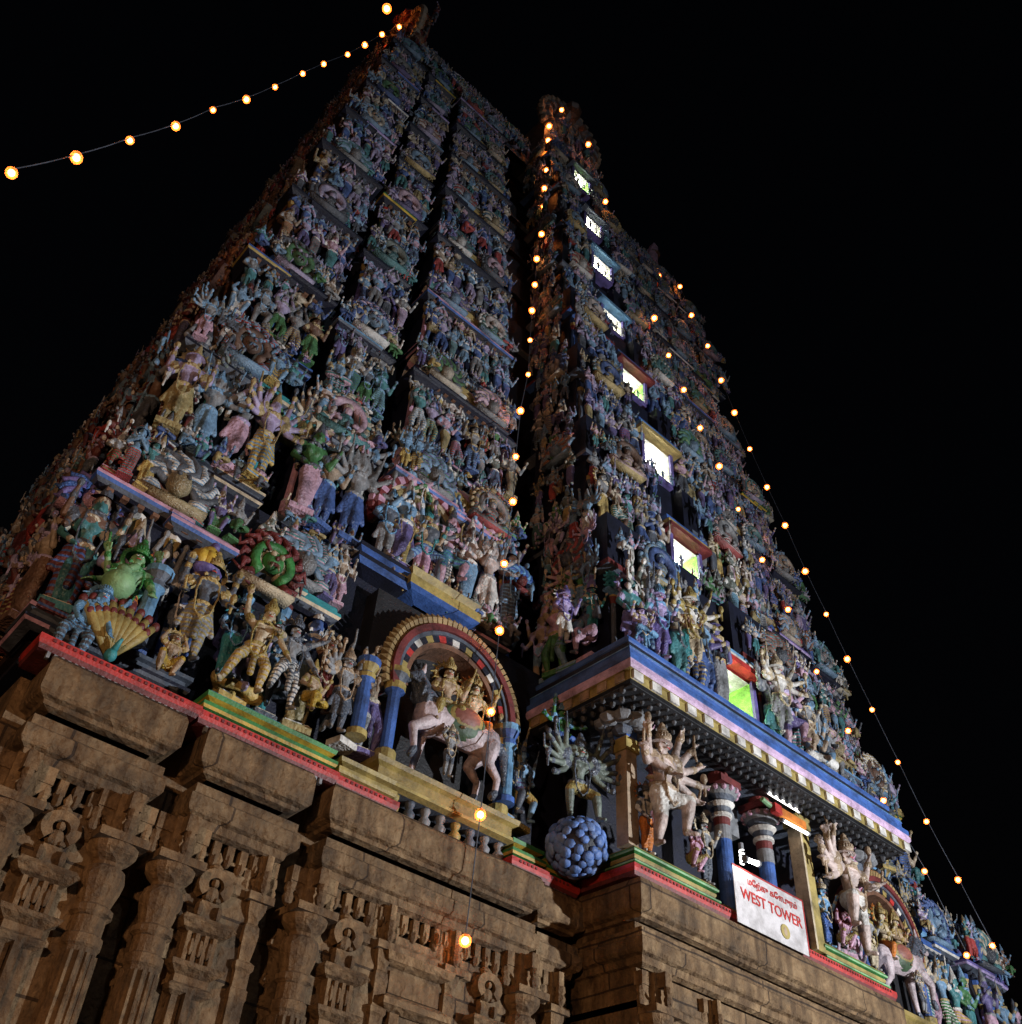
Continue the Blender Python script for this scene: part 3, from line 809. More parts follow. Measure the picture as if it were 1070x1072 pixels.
for sx in (-1, 1):
    a, bb = sorted((sx * (EX - .12), sx * (EX - .6))); m.box(a, bb, .6, 2.4, 9.575, 9.598, 1)
part(m, 'hanging_petals', [paint('lead_grey', (.09, .095, .11)), paint('soot', (.03, .033, .04))], eave)
for sx in (-1, 1):           # stucco lotus under each corner
    m = MB()
    for k in range(8):
        a = 2 * PI * k / 8
        m.ball((sx * 3.62 + .32 * math.cos(a), .95 + .32 * math.sin(a), 9.42), (.2, .2, .12), 7, 5, 0)
    m.ball((sx * 3.62, .95, 9.32), (.2, .2, .14), 8, 5, 1)
    part(m, 'lotus_bracket', [P('grey'), P('slate')], eave)
for a, bb in ((-3.05, -1.15), (1.35, 3.15)):     # blue pedestals on the eave roof
    m = MB(); m.wrap(a, bb, .62, 1.5, [(-.05, 10.3, 1), (.1, 10.42, 0), (.1, 10.52, 1), (0, 10.56, 2), (0, 10.78, 1), (.1, 10.8, 0), (.12, 10.92, 1), (.04, 10.98, 0), (-.5, 11.0, 0)])
    part(m, 'eave_pedestal', [P('blue'), P('sky'), P('slate')], eave)

# porch: floor trims, corner posts, banded columns
m = MB()
BLOCKS.append((-3.4, 3.4, 2.0, 2.6, 7, 9.6))
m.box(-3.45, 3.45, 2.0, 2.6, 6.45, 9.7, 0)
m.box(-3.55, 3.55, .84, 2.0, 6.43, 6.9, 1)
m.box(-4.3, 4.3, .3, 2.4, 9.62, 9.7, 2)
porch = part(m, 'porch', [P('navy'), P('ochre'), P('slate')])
def trim(x0, x1, yf, yb, z=6.39, bay=True, c=('red', 'green', 'yellow')):
    m = MB()
    m.wrap(x0, x1, yf, yb, [(-.3, z, 3), (.12, z + .01, 3), (.14, z + .07, 0), (.16, z + .12, 0), (.16, z + .19, 0), (.1, z + .22, 0), (-.3, z + .225, 1)])
    if bay:
        m.wrap(x0, x1, yf, yb, [(-.05, z + .22, 1), (.02, z + .25, 1), (.1, z + .27, 2), (.12, z + .31, 1), (.12, z + .36, 1), (.02, z + .39, 1), (.0, z + .44, 2), (.08, z + .47, 1), (.1, z + .53, 1), (.04, z + .57, 2), (-.3, z + .58, 2)])
    n = int((x1 - x0) / .085)
    for k in range(n):
        m.box(x0 + k * .085, x0 + k * .085 + .035, yf - .175, yf - .15, z + .125, z + .165, 3)
    for k in range(n):
        m.box(x0 + k * .085, x0 + k * .085 + .04, yf - .12, yf - .05, z - .07, z + .02, 4)
    return part(m, 'painted_trim', [P(c[0]), P(c[1]), P(c[2]), P('maroon'), P('grey')])
trim(-3.62, 3.62, .78, 2.2, z=6.52, bay=False)
for a, bb in ((-3.6, -1.62), (1.66, 3.6)):
    m = MB()
    m.wrap(a, bb, .78, 2.2 if a < 0 else 2.0, [(-.05, 6.74, 0), (.06, 6.76, 0), (.1, 6.78, 1), (.1, 6.81, 0), (.06, 6.83, 3), (.03, 6.87, 2), (.05, 6.9, 2), (.05, 6.93, 3), (.02, 6.95, 0), (.08, 6.97, 1), (.09, 7.0, 0), (.06, 7.04, 2), (.04, 7.07, 2), (-.4, 7.08, 2)])
    part(m, 'painted_trim', [P('green'), P('pale_green'), P('ochre'), P('navy')])
for sx in (-1, 1):
    a, bb = sorted((sx * -4.45, sx * -3.95)); trim(a, bb, 1.95, 2.3)
    a, bb = sorted((sx * -10.75, sx * -8.85)); trim(a, bb, 1.85, 2.3)
    a, bb = sorted((sx * -12.9, sx * -11.05)); trim(a, bb, 1.8, 2.3, bay=False)
    a, bb = sorted((sx * -8.55, sx * -7.75)); trim(a, bb, 1.9, 2.3, c=('red', 'ochre', 'ochre'))
    a, bb = sorted((sx * -5.2, sx * -4.7)); trim(a, bb, 1.9, 2.3)

m = MB()
for x in (-3.5,):
    m.box(x - .13, x + .13, .86, 1.12, 7.15, 8.9, 0); m.box(x - .17, x + .17, .82, 1.16, 8.9, 9.15, 1); m.box(x - .14, x + .14, .84, 1.14, 9.15, 9.5, 2)
part(m, 'porch_post', [P('tan'), P('ochre'), P('blue')])
m = MB()
m.box(1.36, 1.62, .72, 1.0, 6.85, 9.3, 0); m.box(1.3, 1.36, .7, .98, 6.85, 9.3, 1); m.box(1.26, 1.68, .68, 1.04, 9.3, 9.55, 0)
part(m, 'porch_post', [P('ochre'), P('cream')])
def banded_column(x, y):
    m = MB(); z = 6.9
    m.lathe([(.15, z, 0), (.15, z + 1.35, 1), (.16, z + 1.36, 1), (.16, z + 1.62, 2), (.15, z + 1.63, 2), (.16, z + 1.78, 3), (.2, z + 1.8, 3), (.2, z + 1.86, 4), (.16, z + 1.9, 4),
             (.2, z + 1.98, 3), (.27, z + 2.06, 4), (.2, z + 2.12, 4), (.28, z + 2.2, 5), (.36, z + 2.28, 5), (.36, z + 2.34, 4), (.2, z + 2.42, 2), (.2, z + 2.7, 2)], 18, (x, y))
    for k in range(14):
        a = 2 * PI * k / 14
        m.ball((x + .34 * math.cos(a), y + .34 * math.sin(a), z + 2.3), .06, 6, 4, 6)
    m.box(x - .3, x + .3, y - .3, y + .3, z + 2.4, z + 2.55, 2)
    return part(m, 'banded_column', [P('blue'), P('grey'), P('maroon'), P('white'), P('slate'), P('grey'), P('pink')], None, False)
banded_column(-.85, 1.0); banded_column(.45, 1.0)
m = MB()   # grey water tank-like block and dark cupboard seen between the columns
m.box(-.45, .1, 1.3, 1.7, 8.75, 9.35, 0); m.box(.85, 1.3, 1.3, 1.9, 7.0, 9.2, 1)
part(m, 'porch_panel', [P('grey'), P('navy')])

# --- gallery and horse shrine of each wing ---------------------------------------------
def shrine(sx):
    cx = -6.62 * sx
    m = MB()
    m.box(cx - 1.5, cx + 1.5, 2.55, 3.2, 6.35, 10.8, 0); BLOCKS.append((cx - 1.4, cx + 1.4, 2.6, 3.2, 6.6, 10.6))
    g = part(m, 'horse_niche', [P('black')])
    m = MB()
    m.wrap(cx - 1.3, cx + 1.3, 1.92, 2.7, [(-.3, 6.8, 2), (.0, 6.82, 0), (.1, 6.86, 1), (.1, 6.91, 0), (.04, 6.95, 0), (.04, 7.1, 1), (.12, 7.14, 0), (.14, 7.22, 1), (.05, 7.28, 0), (-.4, 7.29, 0)])
    part(m, 'gallery_slab', [paint('old_ochre', (.3, .22, .07)), P('ochre'), P('slate')], g)
    for k in range(9):
        x = cx - 1.2 + k * .3
        m = MB()
        m.lathe([(.07, 6.36), (.09, 6.42), (.05, 6.48), (.09, 6.58), (.1, 6.63), (.05, 6.7), (.08, 6.77), (.08, 6.82)], 8, (x, 2.02))
        part(m, 'baluster', [P(('grey', 'ochre', 'slate', 'grey')[k % 4])], g, True)
    m = MB(); cz = 9.0
    A = dict(y0=1.98)
    m.arch(cx, cz, .93, 1.03, 2.06, 2.6, -12, 192, 26, 0)
    m.arch(cx, cz, 1.03, 1.15, 2.02, 2.6, -14, 194, 26, [1, 2, 1, 3, 1, 4])
    m.arch(cx, cz, 1.15, 1.22, 1.98, 2.6, -15, 195, 26, 5)
    m.arch(cx, cz, 1.22, 1.34, 1.93, 2.6, -16, 196, 26, 6)
    for k in range(44):
        a = math.radians(-12 + 204 * k / 43)
        p = (cx + 1.37 * math.cos(a), cz + 1.4 * math.sin(a))
        st = len(m.v)
        m.add([(-.04, -.1, -.05), (.04, -.1, -.05), (.04, .1, -.05), (-.04, .1, -.05), (-.05, -.14, .08), (.05, -.14, .08), (.05, .1, .08), (-.05, .1, .08), (.03, -.06, .19)],
              [(0, 1, 5, 4), (1, 2, 6, 5), (2, 3, 7, 6), (3, 0, 4, 7), (4, 5, 8), (5, 6, 8), (6, 7, 8), (7, 4, 8)], 7)
        m.move(Matrix.Translation((p[0], 2.1, p[1])) @ Matrix.Rotation(PI / 2 - a, 4, 'Y'), st)
    part(m, 'arch', [P('brown'), P('navy'), P('white'), P('red'), P('ochre'), P('slate'), P('maroon'), paint('old_gold', (.33, .22, .09))], g)
    for k in (-1, 1):
        x = cx + k * 1.16
        m = MB()
        m.lathe([(.17, 7.29, 1), (.17, 7.45, 1), (.1, 7.5, 0), (.1, 8.5, 0), (.17, 8.55, 1), (.17, 8.68, 2), (.1, 8.7, 2), (.2, 8.85, 1), (.2, 8.95, 1)], 10, (x, 2.05))
        part(m, 'shrine_column', [P('blue'), P('ochre'), P('slate')], g)
for sx in (1, -1):
    shrine(sx)

# --- barrel roof with its gables and horns --------------------------------------------
m = MB()
RX = 7.9
prof = [(2.3, 41.6), (2.2, 42.2), (1.95, 43.1), (1.6, 44.2), (1.2, 45.4), (.8, 46.5), (.4, 47.6), (0, 48.4)]
for k in range(len(prof) - 1):
    for sy in (-1, 1):
        (a, z0), (bb, z1) = prof[k], prof[k + 1]
        f = [(-RX, YMID + sy * a, z0), (RX, YMID + sy * a, z0), (RX, YMID + sy * bb, z1), (-RX, YMID + sy * bb, z1)]
        m.add(f, [(0, 1, 2, 3) if sy < 0 else (3, 2, 1, 0)], k % 2)
for x in (-RX, RX):
    m.add([(x, YMID - a, z) for a, z in prof] + [(x, YMID + a, z) for a, z in reversed(prof[:-1])], [tuple(range(2 * len(prof) - 1))], 0)
BLOCKS.append((-RX, RX, 8.7, 10.3, 42.3, 46.5)); BLOCKS.append((-RX, RX, 8, 11, 42.3, 44.5))
roof = part(m, 'barrel_roof', [P('slate'), P('brown')])
m = MB()                 # carved crown on the left end, a lone spike on the right
for k in range(30):
    a = math.radians(-35 + 250 * k / 29)
    m.ball((-(RX + .35), YMID + 1.9 * math.cos(a), 46.2 + 2.6 * math.sin(a)), (.4, .32, .32), 7, 5, k % 2)
    m.ball((-(RX + .6), YMID + 2.25 * math.cos(a), 46.2 + 3.0 * math.sin(a)), (.2, .18, .24), 6, 4, 2)
for k in range(16):
    m.ball((-(RX + .5) + RND.uniform(-.3, .3), YMID + RND.uniform(-.8, .8), 47 + 3.2 * k / 16), (.35, .35, .3), 7, 5, k % 3)
m.box(-RX - .2, -RX + .2, YMID - 1.6, YMID + 1.6, 42.3, 46, 0)
part(m, 'gable', [P('brown'), P('maroon'), P('tan')], roof)
m = MB()
m.tube([(RX + .2, YMID - .8, 46.6), (RX + .5, YMID - .8, 48.0), (RX + .75, YMID - .8, 49.0), (RX + .8, YMID - .8, 49.6)], [.5, .36, .26, .05], 9, 0)
for k in range(9):
    m.ball((RX + .25 + .04 * k, YMID - .8 + RND.uniform(-.3, .3), 46.0 + .25 * k), (.36, .36, .26), 7, 5, 1 + k % 2)
part(m, 'gable_spike', [P('pink'), P('brown'), P('maroon')], roof)
m = MB()                 # front dormer of the roof
for k in range(22):
    a = math.radians(-40 + 260 * k / 21)
    m.ball((1.55 * math.cos(a), 6.7, 46.6 + 1.75 * math.sin(a)), (.36, .4, .36), 7, 5, k % 2)
    m.ball((1.9 * math.cos(a), 6.6, 46.6 + 2.2 * math.sin(a)), (.2, .25, .3), 6, 4, 2)
m.box(-1.6, 1.6, 6.6, 9, 42.4, 46.2, 3); m.lathe([(1.4, 45.4, 3), (1.5, 46.4, 3), (1.2, 47.6, 3), (.3, 48.4, 3)], 12, (0, 7.4), sy=.7)
m.ball((0, 6.5, 48.7), (.5, .5, .6), 8, 6, 0); m.tube([(0, 6.5, 49.0), (0, 6.5, 49.9)], [.2, .03], 6, 2)
BLOCKS.append((-1.4, 1.4, 6.8, 9, 42.4, 46.5))
part(m, 'dormer', [P('brown'), P('grey'), P('tan'), P('slate')], roof)
for k in range(7):       # pot finials along the ridge
    m = MB(); x = -6.6 + k * 2.2
    m.lathe([(.15, 48.2), (.35, 48.45), (.36, 48.6), (.12, 48.8), (.16, 48.9), (.02, 49.3)], 10, (x, YMID))
    part(m, 'pot_finial', [P('brown')], roof, True)

# ------------------------------------------------------------------ ornaments (origin at the foot, about one metre across, front towards -Y)
def fig_mats():
    return [SKIN, CLOTH, TRIM]

def lion_mask(flames=13):
    """horseshoe ornament: a mask with bulging eyes inside a ring, flame tongues round it"""
    m = MB()
    m.arch(0, .42, .2, .3, -.1, .1, -55, 235, 18, 0)
    m.arch(0, .42, .15, .2, -.06, .1, -55, 235, 16, 2)
    for k in range(flames):
        a = math.radians(-45 + 270 * k / (flames - 1)); c, s_ = math.cos(a), math.sin(a)
        c2, s2 = math.cos(a + .3), math.sin(a + .3)
        m.tube([(.29 * c, 0, .42 + .29 * s_), (.4 * c, -.05, .42 + .4 * s_), (.47 * c2, -.02, .42 + .47 * s2), (.53 * c, 0, .42 + .53 * s_)], [.06, .05, .04, .012], 6, 1)
    m.ball((0, -.06, .42), (.15, .12, .15), 9, 6, 0)
    for sx in (-1, 1):
        m.ball((sx * .06, -.16, .48), .042, 7, 5, 2); m.tube([(sx * .04, -.16, .33), (sx * .06, -.17, .25)], [.02, .006], 5, 2)
        m.tube([(sx * .09, -.1, .55), (sx * .17, -.12, .62), (sx * .14, -.12, .7)], [.03, .028, .008], 6, 1)
        m.ball((sx * .27, -.03, .1), (.1, .1, .09), 7, 5, 1)
    m.ball((0, -.18, .42), (.035, .03, .04), 6, 4, 1); m.ball((0, -.15, .34), (.08, .03, .025), 7, 4, 1)
    m.box(-.38, .38, -.12, .12, 0, .06, 2)
    return m.mesh('lion_mask', fig_mats(), True)
def curl_fan(n=11):
    """a fan of S-shaped tongues like a cobra hood"""
    m = MB()
    for k in range(n):
        a = math.radians(-10 + 200 * k / (n - 1)); w = .5 - .1 * abs(math.cos(a)) * 0
        pts = [(0 + r * math.cos(a + .28 * math.sin(r * 16)), -.05 * math.sin(r * 6), .32 + r * math.sin(a + .28 * math.sin(r * 16))) for r in (.08, .18, .28, .38, .48, .54)]
        m.tube(pts, [.05, .05, .055, .055, .045, .012], 6, k % 2)
    m.ball((0, -.06, .3), (.16, .14, .18), 9, 6, 2)
    for sx in (-1, 1):
        m.ball((sx * .06, -.18, .36), .035, 6, 4, 0); m.ball((sx * .3, -.02, .12), (.14, .1, .1), 7, 5, 1)
    m.box(-.42, .42, -.1, .12, 0, .07, 2)
    return m.mesh('curl_fan', fig_mats(), True)
def arch_shell():
    """a small horseshoe arch with beaded rim over a seated bust"""
    m = MB()
    m.arch(0, .4, .24, .33, -.12, .1, -40, 220, 18, 0); m.arch(0, .4, .33, .42, -.08, .1, -40, 220, 18, [1, 2])
    for k in range(15):
        a = math.radians(-35 + 250 * k / 14); m.ball((.46 * math.cos(a), 0, .4 + .46 * math.sin(a)), (.05, .07, .05), 6, 4, 2)
    m.ball((0, -.06, .5), (.075, .07, .09), 8, 6, 0); m.ball((0, -.04, .3), (.15, .1, .14), 8, 6, 1)
    m.lathe([(.07, .55), (.08, .6), (.04, .68), (.01, .74)], 8, (0, -.05), 2)
    for sx in (-1, 1):
        m.tube([(sx * .13, -.06, .34), (sx * .2, -.1, .24), (sx * .1, -.14, .2)], [.04, .035, .03], 6, 0)
        m.ball((sx * .36, -.03, .1), (.13, .1, .1), 7, 5, 1)
    m.lathe([(.06, .82), (.09, .9), (.03, .96), (.01, 1.05)], 8, (0, 0), 2)
    m.box(-.45, .45, -.12, .12, 0, .08, 1)
    return m.mesh('arch_shell', fig_mats(), True)
ORN = {'lion mask': lion_mask(), 'curled fan': curl_fan(), 'horseshoe arch': arch_shell()}

# ------------------------------------------------------------------ where the sculptures of each ledge stand
C = []           # candidates
SKINS = ['tan', 'cream', 'grey', 'grey', 'flesh', 'pink', 'blue', 'sky', 'green', 'teal', 'dusk_green', 'brown', 'lilac', 'slate', 'sky', 'violet']
CLOTHS = ['red', 'blue', 'blue', 'white', 'green', 'violet', 'teal', 'teal', 'ochre', 'sky', 'pink', 'slate', 'sky', 'grey', 'yellow']
TRIMS = ['gold', 'cream', 'white', 'grey', 'sky', 'sky', 'lilac', 'slate']
STAND = ['standing', 'swaying', 'four-armed', 'dancing', 'praying', 'many-armed', 'flute-playing', 'guardian', 'arm-raising', 'standing', 'four-armed', 'lunging', 'many-headed']
CALM = ['standing', 'swaying', 'four-armed', 'praying', 'flute-playing', 'guardian', 'standing', 'four-armed', 'swaying', 'praying', 'arm-raising']
LOW = ['seated', 'leg-folded', 'crouching', 'seated', 'leg-folded']
FACE = {'front': 0.0, 'left': -PI / 2, 'right': PI / 2}
def candidate(kind, pose, pos, h, face, row, tier, where, jitter=.12, skins=SKINS, cloths=CLOTHS):
    C.append(dict(kind=kind, pose=pose, pos=Vector(pos), h=h, rot=FACE[face] + RND.uniform(-jitter, jitter) * 2, row=row, tier=tier, where=where,
                  skin=RND.choice(skins), cloth=RND.choice(cloths), trim=RND.choice(TRIMS), stripe=RND.choice(CLOTHS) if RND.random() < .4 else None))
RED_S, RED_C = ['brown', 'tan', 'maroon', 'brown'], ['maroon', 'red', 'brown', 'orange', 'slate']  # flank palettes: reddish lamplight put into the figure colours

UP_S = ['lilac', 'grey', 'tan', 'lilac', 'sky', 'cream', 'pink', 'blue', 'blue', 'violet', 'sky']
UP_C = ['violet', 'blue', 'slate', 'teal', 'sky', 'blue', 'lilac', 'grey', 'ochre', 'red', 'violet', 'teal']
def row(x0, x1, y, z, h, step, face, rowname, tier, where, low=False, fixed=None, **kw):
    """figures along a ledge; for a side face x0..x1 runs along Y and `fixed` is X"""
    n = max(1, int(round((x1 - x0) / step)))
    for k in range(n):
        t = x0 + (x1 - x0) * (k + .5 + RND.uniform(-.12, .12)) / n
        pose = RND.choice(LOW if low or RND.random() < .1 else STAND if tier < 2 else CALM)
        hh = h * RND.uniform(.86, 1.1)
        dy = RND.uniform(-.1, .06)
        p = (t, y + dy, z) if fixed is None else (fixed + (dy if face == 'left' else -dy), t, z)
        k2 = dict(kw)
        if tier >= 3 and 'skins' not in kw:
            k2.update(skins=UP_S, cloths=UP_C)
        candidate('figure', pose, p, hh, face, rowname, tier, where, **k2)

for i in range(9):
    s = s_at(ZW[i] + 1); h = ZW[i + 1] - ZW[i]; yf = wing_y(ZW[i]) + .12
    hm = (.43 if i < 2 else .31) * h
    for sx, where in ((-1, 'left wing'), (1, 'right wing')):
        for j, (a, bb) in enumerate(BAYS):
            if sx > 0 and j == 0 and 1 <= i <= 6:
                a, bb = RIGHT_CORNER
            x0, x1 = sorted((sx * a * s, sx * bb * s))
            yb = yf + .3 if sx > 0 and j == 0 and 1 <= i <= 6 else yf - (.18 if j == 2 else .12 if j == 0 else 0)
            if not (i == 0 and j == 2):
                row(x0 - .1, x1 + .1, yb - (.2 if i or sx > 0 else -.02), ZW[i] + .29, hm, (.56 if i < 2 else .4) * (h / 4.2), 'front', 'lower row', i, where)
                if i > 0:
                    row(x0 - .05, x1 + .05, yb - .02, ZW[i] + .33 * h, hm * .85, .36 * (h / 4.2), 'front', 'middle row', i, where)
                    row(x0 - .05, x1 + .05, yb - .26, ZW[i] + .02, hm * .45, .3 * (h / 4.2), 'front', 'foot row', i, where, low=True)
            elif i == 0 and j == 2:
                for q in (x0, x1):
                    row(q - .35, q + .35, yb - .1, ZW[i] + .29, hm * .85, .42, 'front', 'lower row', i, where)
            # upper row: ornaments and little figures on the cornice
            zc = ZW[i] + .58 * h + .26
            w = x1 - x0; no = 1 if w < 2.5 * s else 2
            if not (i == 0 and j == 2):
                for q in range(no):
                    candidate('ornament', RND.choice(list(ORN)), (x0 + w * (q + .5) / no, yb - .16, zc), .3 * h * (1.0 if no == 1 else .9), 'front', 'ledge', i, where, .04)
                row(x0 - .15, x0 + w * .5 / no - .35, yb - .14, zc, .23 * h, .3 * h / 4.2, 'front', 'upper row', i, where, low=RND.random() < .3)
                row(x1 - w * .5 / no + .35, x1 + .15, yb - .14, zc, .23 * h, .3 * h / 4.2, 'front', 'upper row', i, where, low=RND.random() < .3)
                row(x0, x1, yb + .25, zc + .4, .22 * h, .36 * h / 4.2, 'front', 'back row', i, where)
        # the dark slots between the bays
        for a, bb in ((11.15, 10.6), (9.05, 8.4), (5.0, 4.0)):
            x0, x1 = sorted((sx * a * s, sx * bb * s))
            row(x0, x1, yf + .8, ZW[i] + .2, hm * .8, .4, 'front', 'slot', i, where)
            row(x0, x1, yf + .85, ZW[i] + .38 * h, hm * .6, .35, 'front', 'slot', i, where)
            row(x0, x1, yf + .8, ZW[i] + .65 * h, hm * .7, .38, 'front', 'slot', i, where)
    # left flank of the tower, figures coloured red-brown for its warm lamplight
    xf = -12.9 * s
    for y0, y1, o in ((wing_y(ZW[i]) + .3, wing_y(ZW[i]) + 2.3, .1), (YMID - 2.6 * s, YMID + 2.6 * s, .3)):
        row(y0, y1, 0, ZW[i] + .22, hm, .45, 'left', 'lower row', i, 'tower flank', fixed=xf - o - .3, skins=RED_S, cloths=RED_C)
        row(y0, y1, 0, ZW[i] + .65 * h, hm * .62, .42, 'left', 'upper row', i, 'tower flank', fixed=xf - o - .25, skins=RED_S, cloths=RED_C)
        row(y0, y1, 0, ZW[i] + .45 * h, hm * .5, .45, 'left', 'slot', i, 'tower flank', fixed=xf - o - .3, skins=RED_S, cloths=RED_C)
        row(y0, y1, 0, ZW[i] + .86 * h, hm * .5, .5, 'left', 'slot', i, 'tower flank', fixed=xf - o - .2, skins=RED_S, cloths=RED_C)
        row(xf - o - .2, xf + .1, y0 - .25, ZW[i] + .22, hm, .42, 'front', 'slot', i, 'tower flank', skins=RED_S, cloths=RED_C)
        row(xf - o - .2, xf + .1, y0 - .2, ZW[i] + .6 * h, hm * .7, .4, 'front', 'slot', i, 'tower flank', skins=RED_S, cloths=RED_C)
        candidate('ornament', 'lion mask', (xf - o - .3, (y0 + y1) / 2, ZW[i] + .68 * h), .3 * h, 'left', 'ledge', i, 'tower flank', .04, RED_S, RED_C)
    # central bay
    if i:
        z0, z1 = ZB[i], ZB[i + 1]; h = z1 - z0; x = BX[i]; yf = BY[i] + .35
        cx, wz0, wz1, ww = WINS[i]
        L, Rr = cx - ww / 2 - .2, cx + ww / 2 + .2
        hm = (.34 if i > 1 else .46) * h
        for a, bb in ((-x - .1, L), (Rr, x + .1)):
            row(a, bb, yf - .32 if i > 1 else yf - .5, z0 + (.2 if i > 1 else .13), hm, .45 * h / 4.2, 'front', 'lower row', i, 'central bay')
            if i > 1:
                row(a + .05, bb - .05, yf - .18, z0 + .36 * h, hm * .8, .36 * h / 4.2, 'front', 'middle row', i, 'central bay')
            w = bb - a
            zu = z0 + .62 * h + .24
            candidate('ornament', RND.choice(list(ORN)), (a + w * .5, yf - .22, zu), .3 * h, 'front', 'ledge', i, 'central bay', .04)
            row(a, a + w * .5 - .3, yf - .2, zu, .2 * h, .36 * h / 4.2, 'front', 'upper row', i, 'central bay')
            row(bb - w * .5 + .3, bb, yf - .2, zu, .2 * h, .36 * h / 4.2, 'front', 'upper row', i, 'central bay')
        if i > 1:        # little attendants that stand in front of the lit opening
            for q, xx in enumerate((cx - ww * .36, cx + ww * .05, cx + ww * .4)):
                candidate('figure', RND.choice(CALM), (xx, BY[i] - .1, wz0 - .28), (.42, .3, .46)[q] * RND.uniform(.8, 1.1), 'front', 'sill row', i, 'central bay', skins=UP_S, cloths=UP_C)
        yb = wing_y(z0) + .3
        row(yf + .1, yb, 0, z0 + (.2 if i > 1 else .25), hm * .95, .42, 'left', 'lower row', i, 'bay flank', fixed=-x - .28)
        row(yf + .1, yb, 0, z0 + .38 * h, hm * .7, .38, 'left', 'middle row', i, 'bay flank', fixed=-x - .2)
        row(yf + .2, yb, 0, z0 + .84 * h, hm * .6, .4, 'left', 'back row', i, 'bay flank', fixed=-x - .15)
        row(yf + .1, yb, 0, z0 + .62 * h + .24, hm * .55, .5, 'left', 'upper row', i, 'bay flank', fixed=-x - .2)
        candidate('ornament', RND.choice(list(ORN)), (-x - .22, (yf + yb) / 2, z0 + .62 * h + .24), .27 * h, 'left', 'ledge', i, 'bay flank', .04)
# roof
for sx, where in ((-1, 'left wing'), (1, 'right wing')):
    a, bb = sorted((sx * 8.3, sx * 2.0))
    for y, z, hh, rn in ((7.05, 41.5, 1.1, 'lower row'), (7.2, 42.2, 1.0, 'upper row'), (7.55, 43.1, 1.0, 'slot'), (7.95, 44.3, .95, 'slot'), (8.35, 45.5, .9, 'slot'), (8.75, 46.6, .85, 'slot'), (9.1, 47.5, .8, 'slot')):
        row(a, bb, y - .1, z, hh, .5, 'front', rn, 9, where)
    for q in range(4):
        candidate('ornament', 'lion mask' if q % 2 else 'horseshoe arch', (a + (q + .5) * (bb - a) / 4, 7.3, 42.6), 1.5, 'front', 'ledge', 9, where, .04)
row(-1.6, 1.6, 6.2, 42.7, 1.5, .5, 'front', 'lower row', 9, 'central bay')
row(-1.2, 1.2, 6.25, 44.6, 1.5, .55, 'front', 'upper row', 9, 'central bay')
row(5.5, 9.5, 0, 42.4, 1.5, .7, 'left', 'lower row', 9, 'tower flank', fixed=-8.5, skins=RED_S, cloths=RED_C)

# what of it the photograph shows, and how large
bv, bf = [], []
for x0, x1, y0, y1, z0, z1 in BLOCKS:
    o = len(bv)
    bv += [(x0, y0, z0), (x1, y0, z0), (x1, y1, z0), (x0, y1, z0), (x0, y0, z1), (x1, y0, z1), (x1, y1, z1), (x0, y1, z1)]
    bf += [tuple(o + q for q in f) for f in ((3, 2, 1, 0), (4, 5, 6, 7), (0, 1, 5, 4), (1, 2, 6, 5), (2, 3, 7, 6), (3, 0, 4, 7))]
TREE = BVHTree.FromPolygons(bv, bf)
def visible(p):
    d = Vector(p) - CAM; L = d.length
    hit = TREE.ray_cast(CAM, d.normalized(), L - .12)
    return hit[0] is None
for c in C:
    mid = c['pos'] + Vector((0, 0, c['h'] * .5)); top = c['pos'] + Vector((0, 0, c['h'] * .95))
    pr = project(mid)
    c['px'] = pr[2] * c['h'] if pr and 2 < pr[0] < 1068 and 2 < pr[1] < 1068 and (visible(mid) or visible(top)) else 0
    if c['row'] in ('slot', 'back row', 'middle row', 'foot row') and c['px']:
        c['px'] *= .55
    c['X'] = pr[0] if pr else 0

TIERS = ['lowest', 'second', 'third', 'fourth', 'fifth', 'sixth', 'seventh', 'eighth', 'ninth', 'roof']
ORDN = ['first', 'second', 'third', 'fourth', 'fifth', 'sixth', 'seventh', 'eighth', 'ninth', 'tenth', 'eleventh', 'twelfth', 'thirteenth', 'fourteenth', 'fifteenth', 'sixteenth', 'seventeenth', 'eighteenth', 'nineteenth', 'twentieth'] + ['far'] * 60

def FADE(c):          # crests and the higher storeys get greyer, darker tones
    return (.2 if c['tier'] < 2 else .28) + (.12 if c['kind'] == 'ornament' else 0)
def place(o, c):
    o.location = c['pos']; o.rotation_euler = (0, 0, c['rot']); o.scale = (c['h'] * .9, c['h'] * .9, c['h'] * 1.06) if c['kind'] == 'figure' else (c['h'],) * 3
    set_tones(o, c['skin'], c['cloth'], c['trim'], c['stripe'], FADE(c))

BASE_M = MB()
BASE_M.lathe([(.1, -.05, 2), (.13, -.03, 2), (.13, .0, 1), (.1, .01, 1), (.11, .03, 2), (.08, .032, 2)], 12)
LOTUS_BASE = BASE_M.mesh('pedestal', fig_mats())
FS = MB(); FS.box(-.13, .13, -.1, .1, -.03, .03, 1); FS.box(-.11, .11, -.085, .09, .03, .045, 2); FOOT_SLAB = FS.mesh('pedestal', fig_mats())
HM = MB()
HM.arch(0, 0, .11, .15, .03, .06, 0, 360, 22, 2); HM.lathe([(.0, 0), (.11, 0)], 20)
for k in range(14):
    a = 2 * PI * k / 14; HM.tube([(.14 * math.cos(a), .045, .14 * math.sin(a)), (.2 * math.cos(a + .1), .045, .2 * math.sin(a + .1))], [.018, .004], 5, 1)
HM.v = HM.v; HALO = HM.mesh('halo', fig_mats())

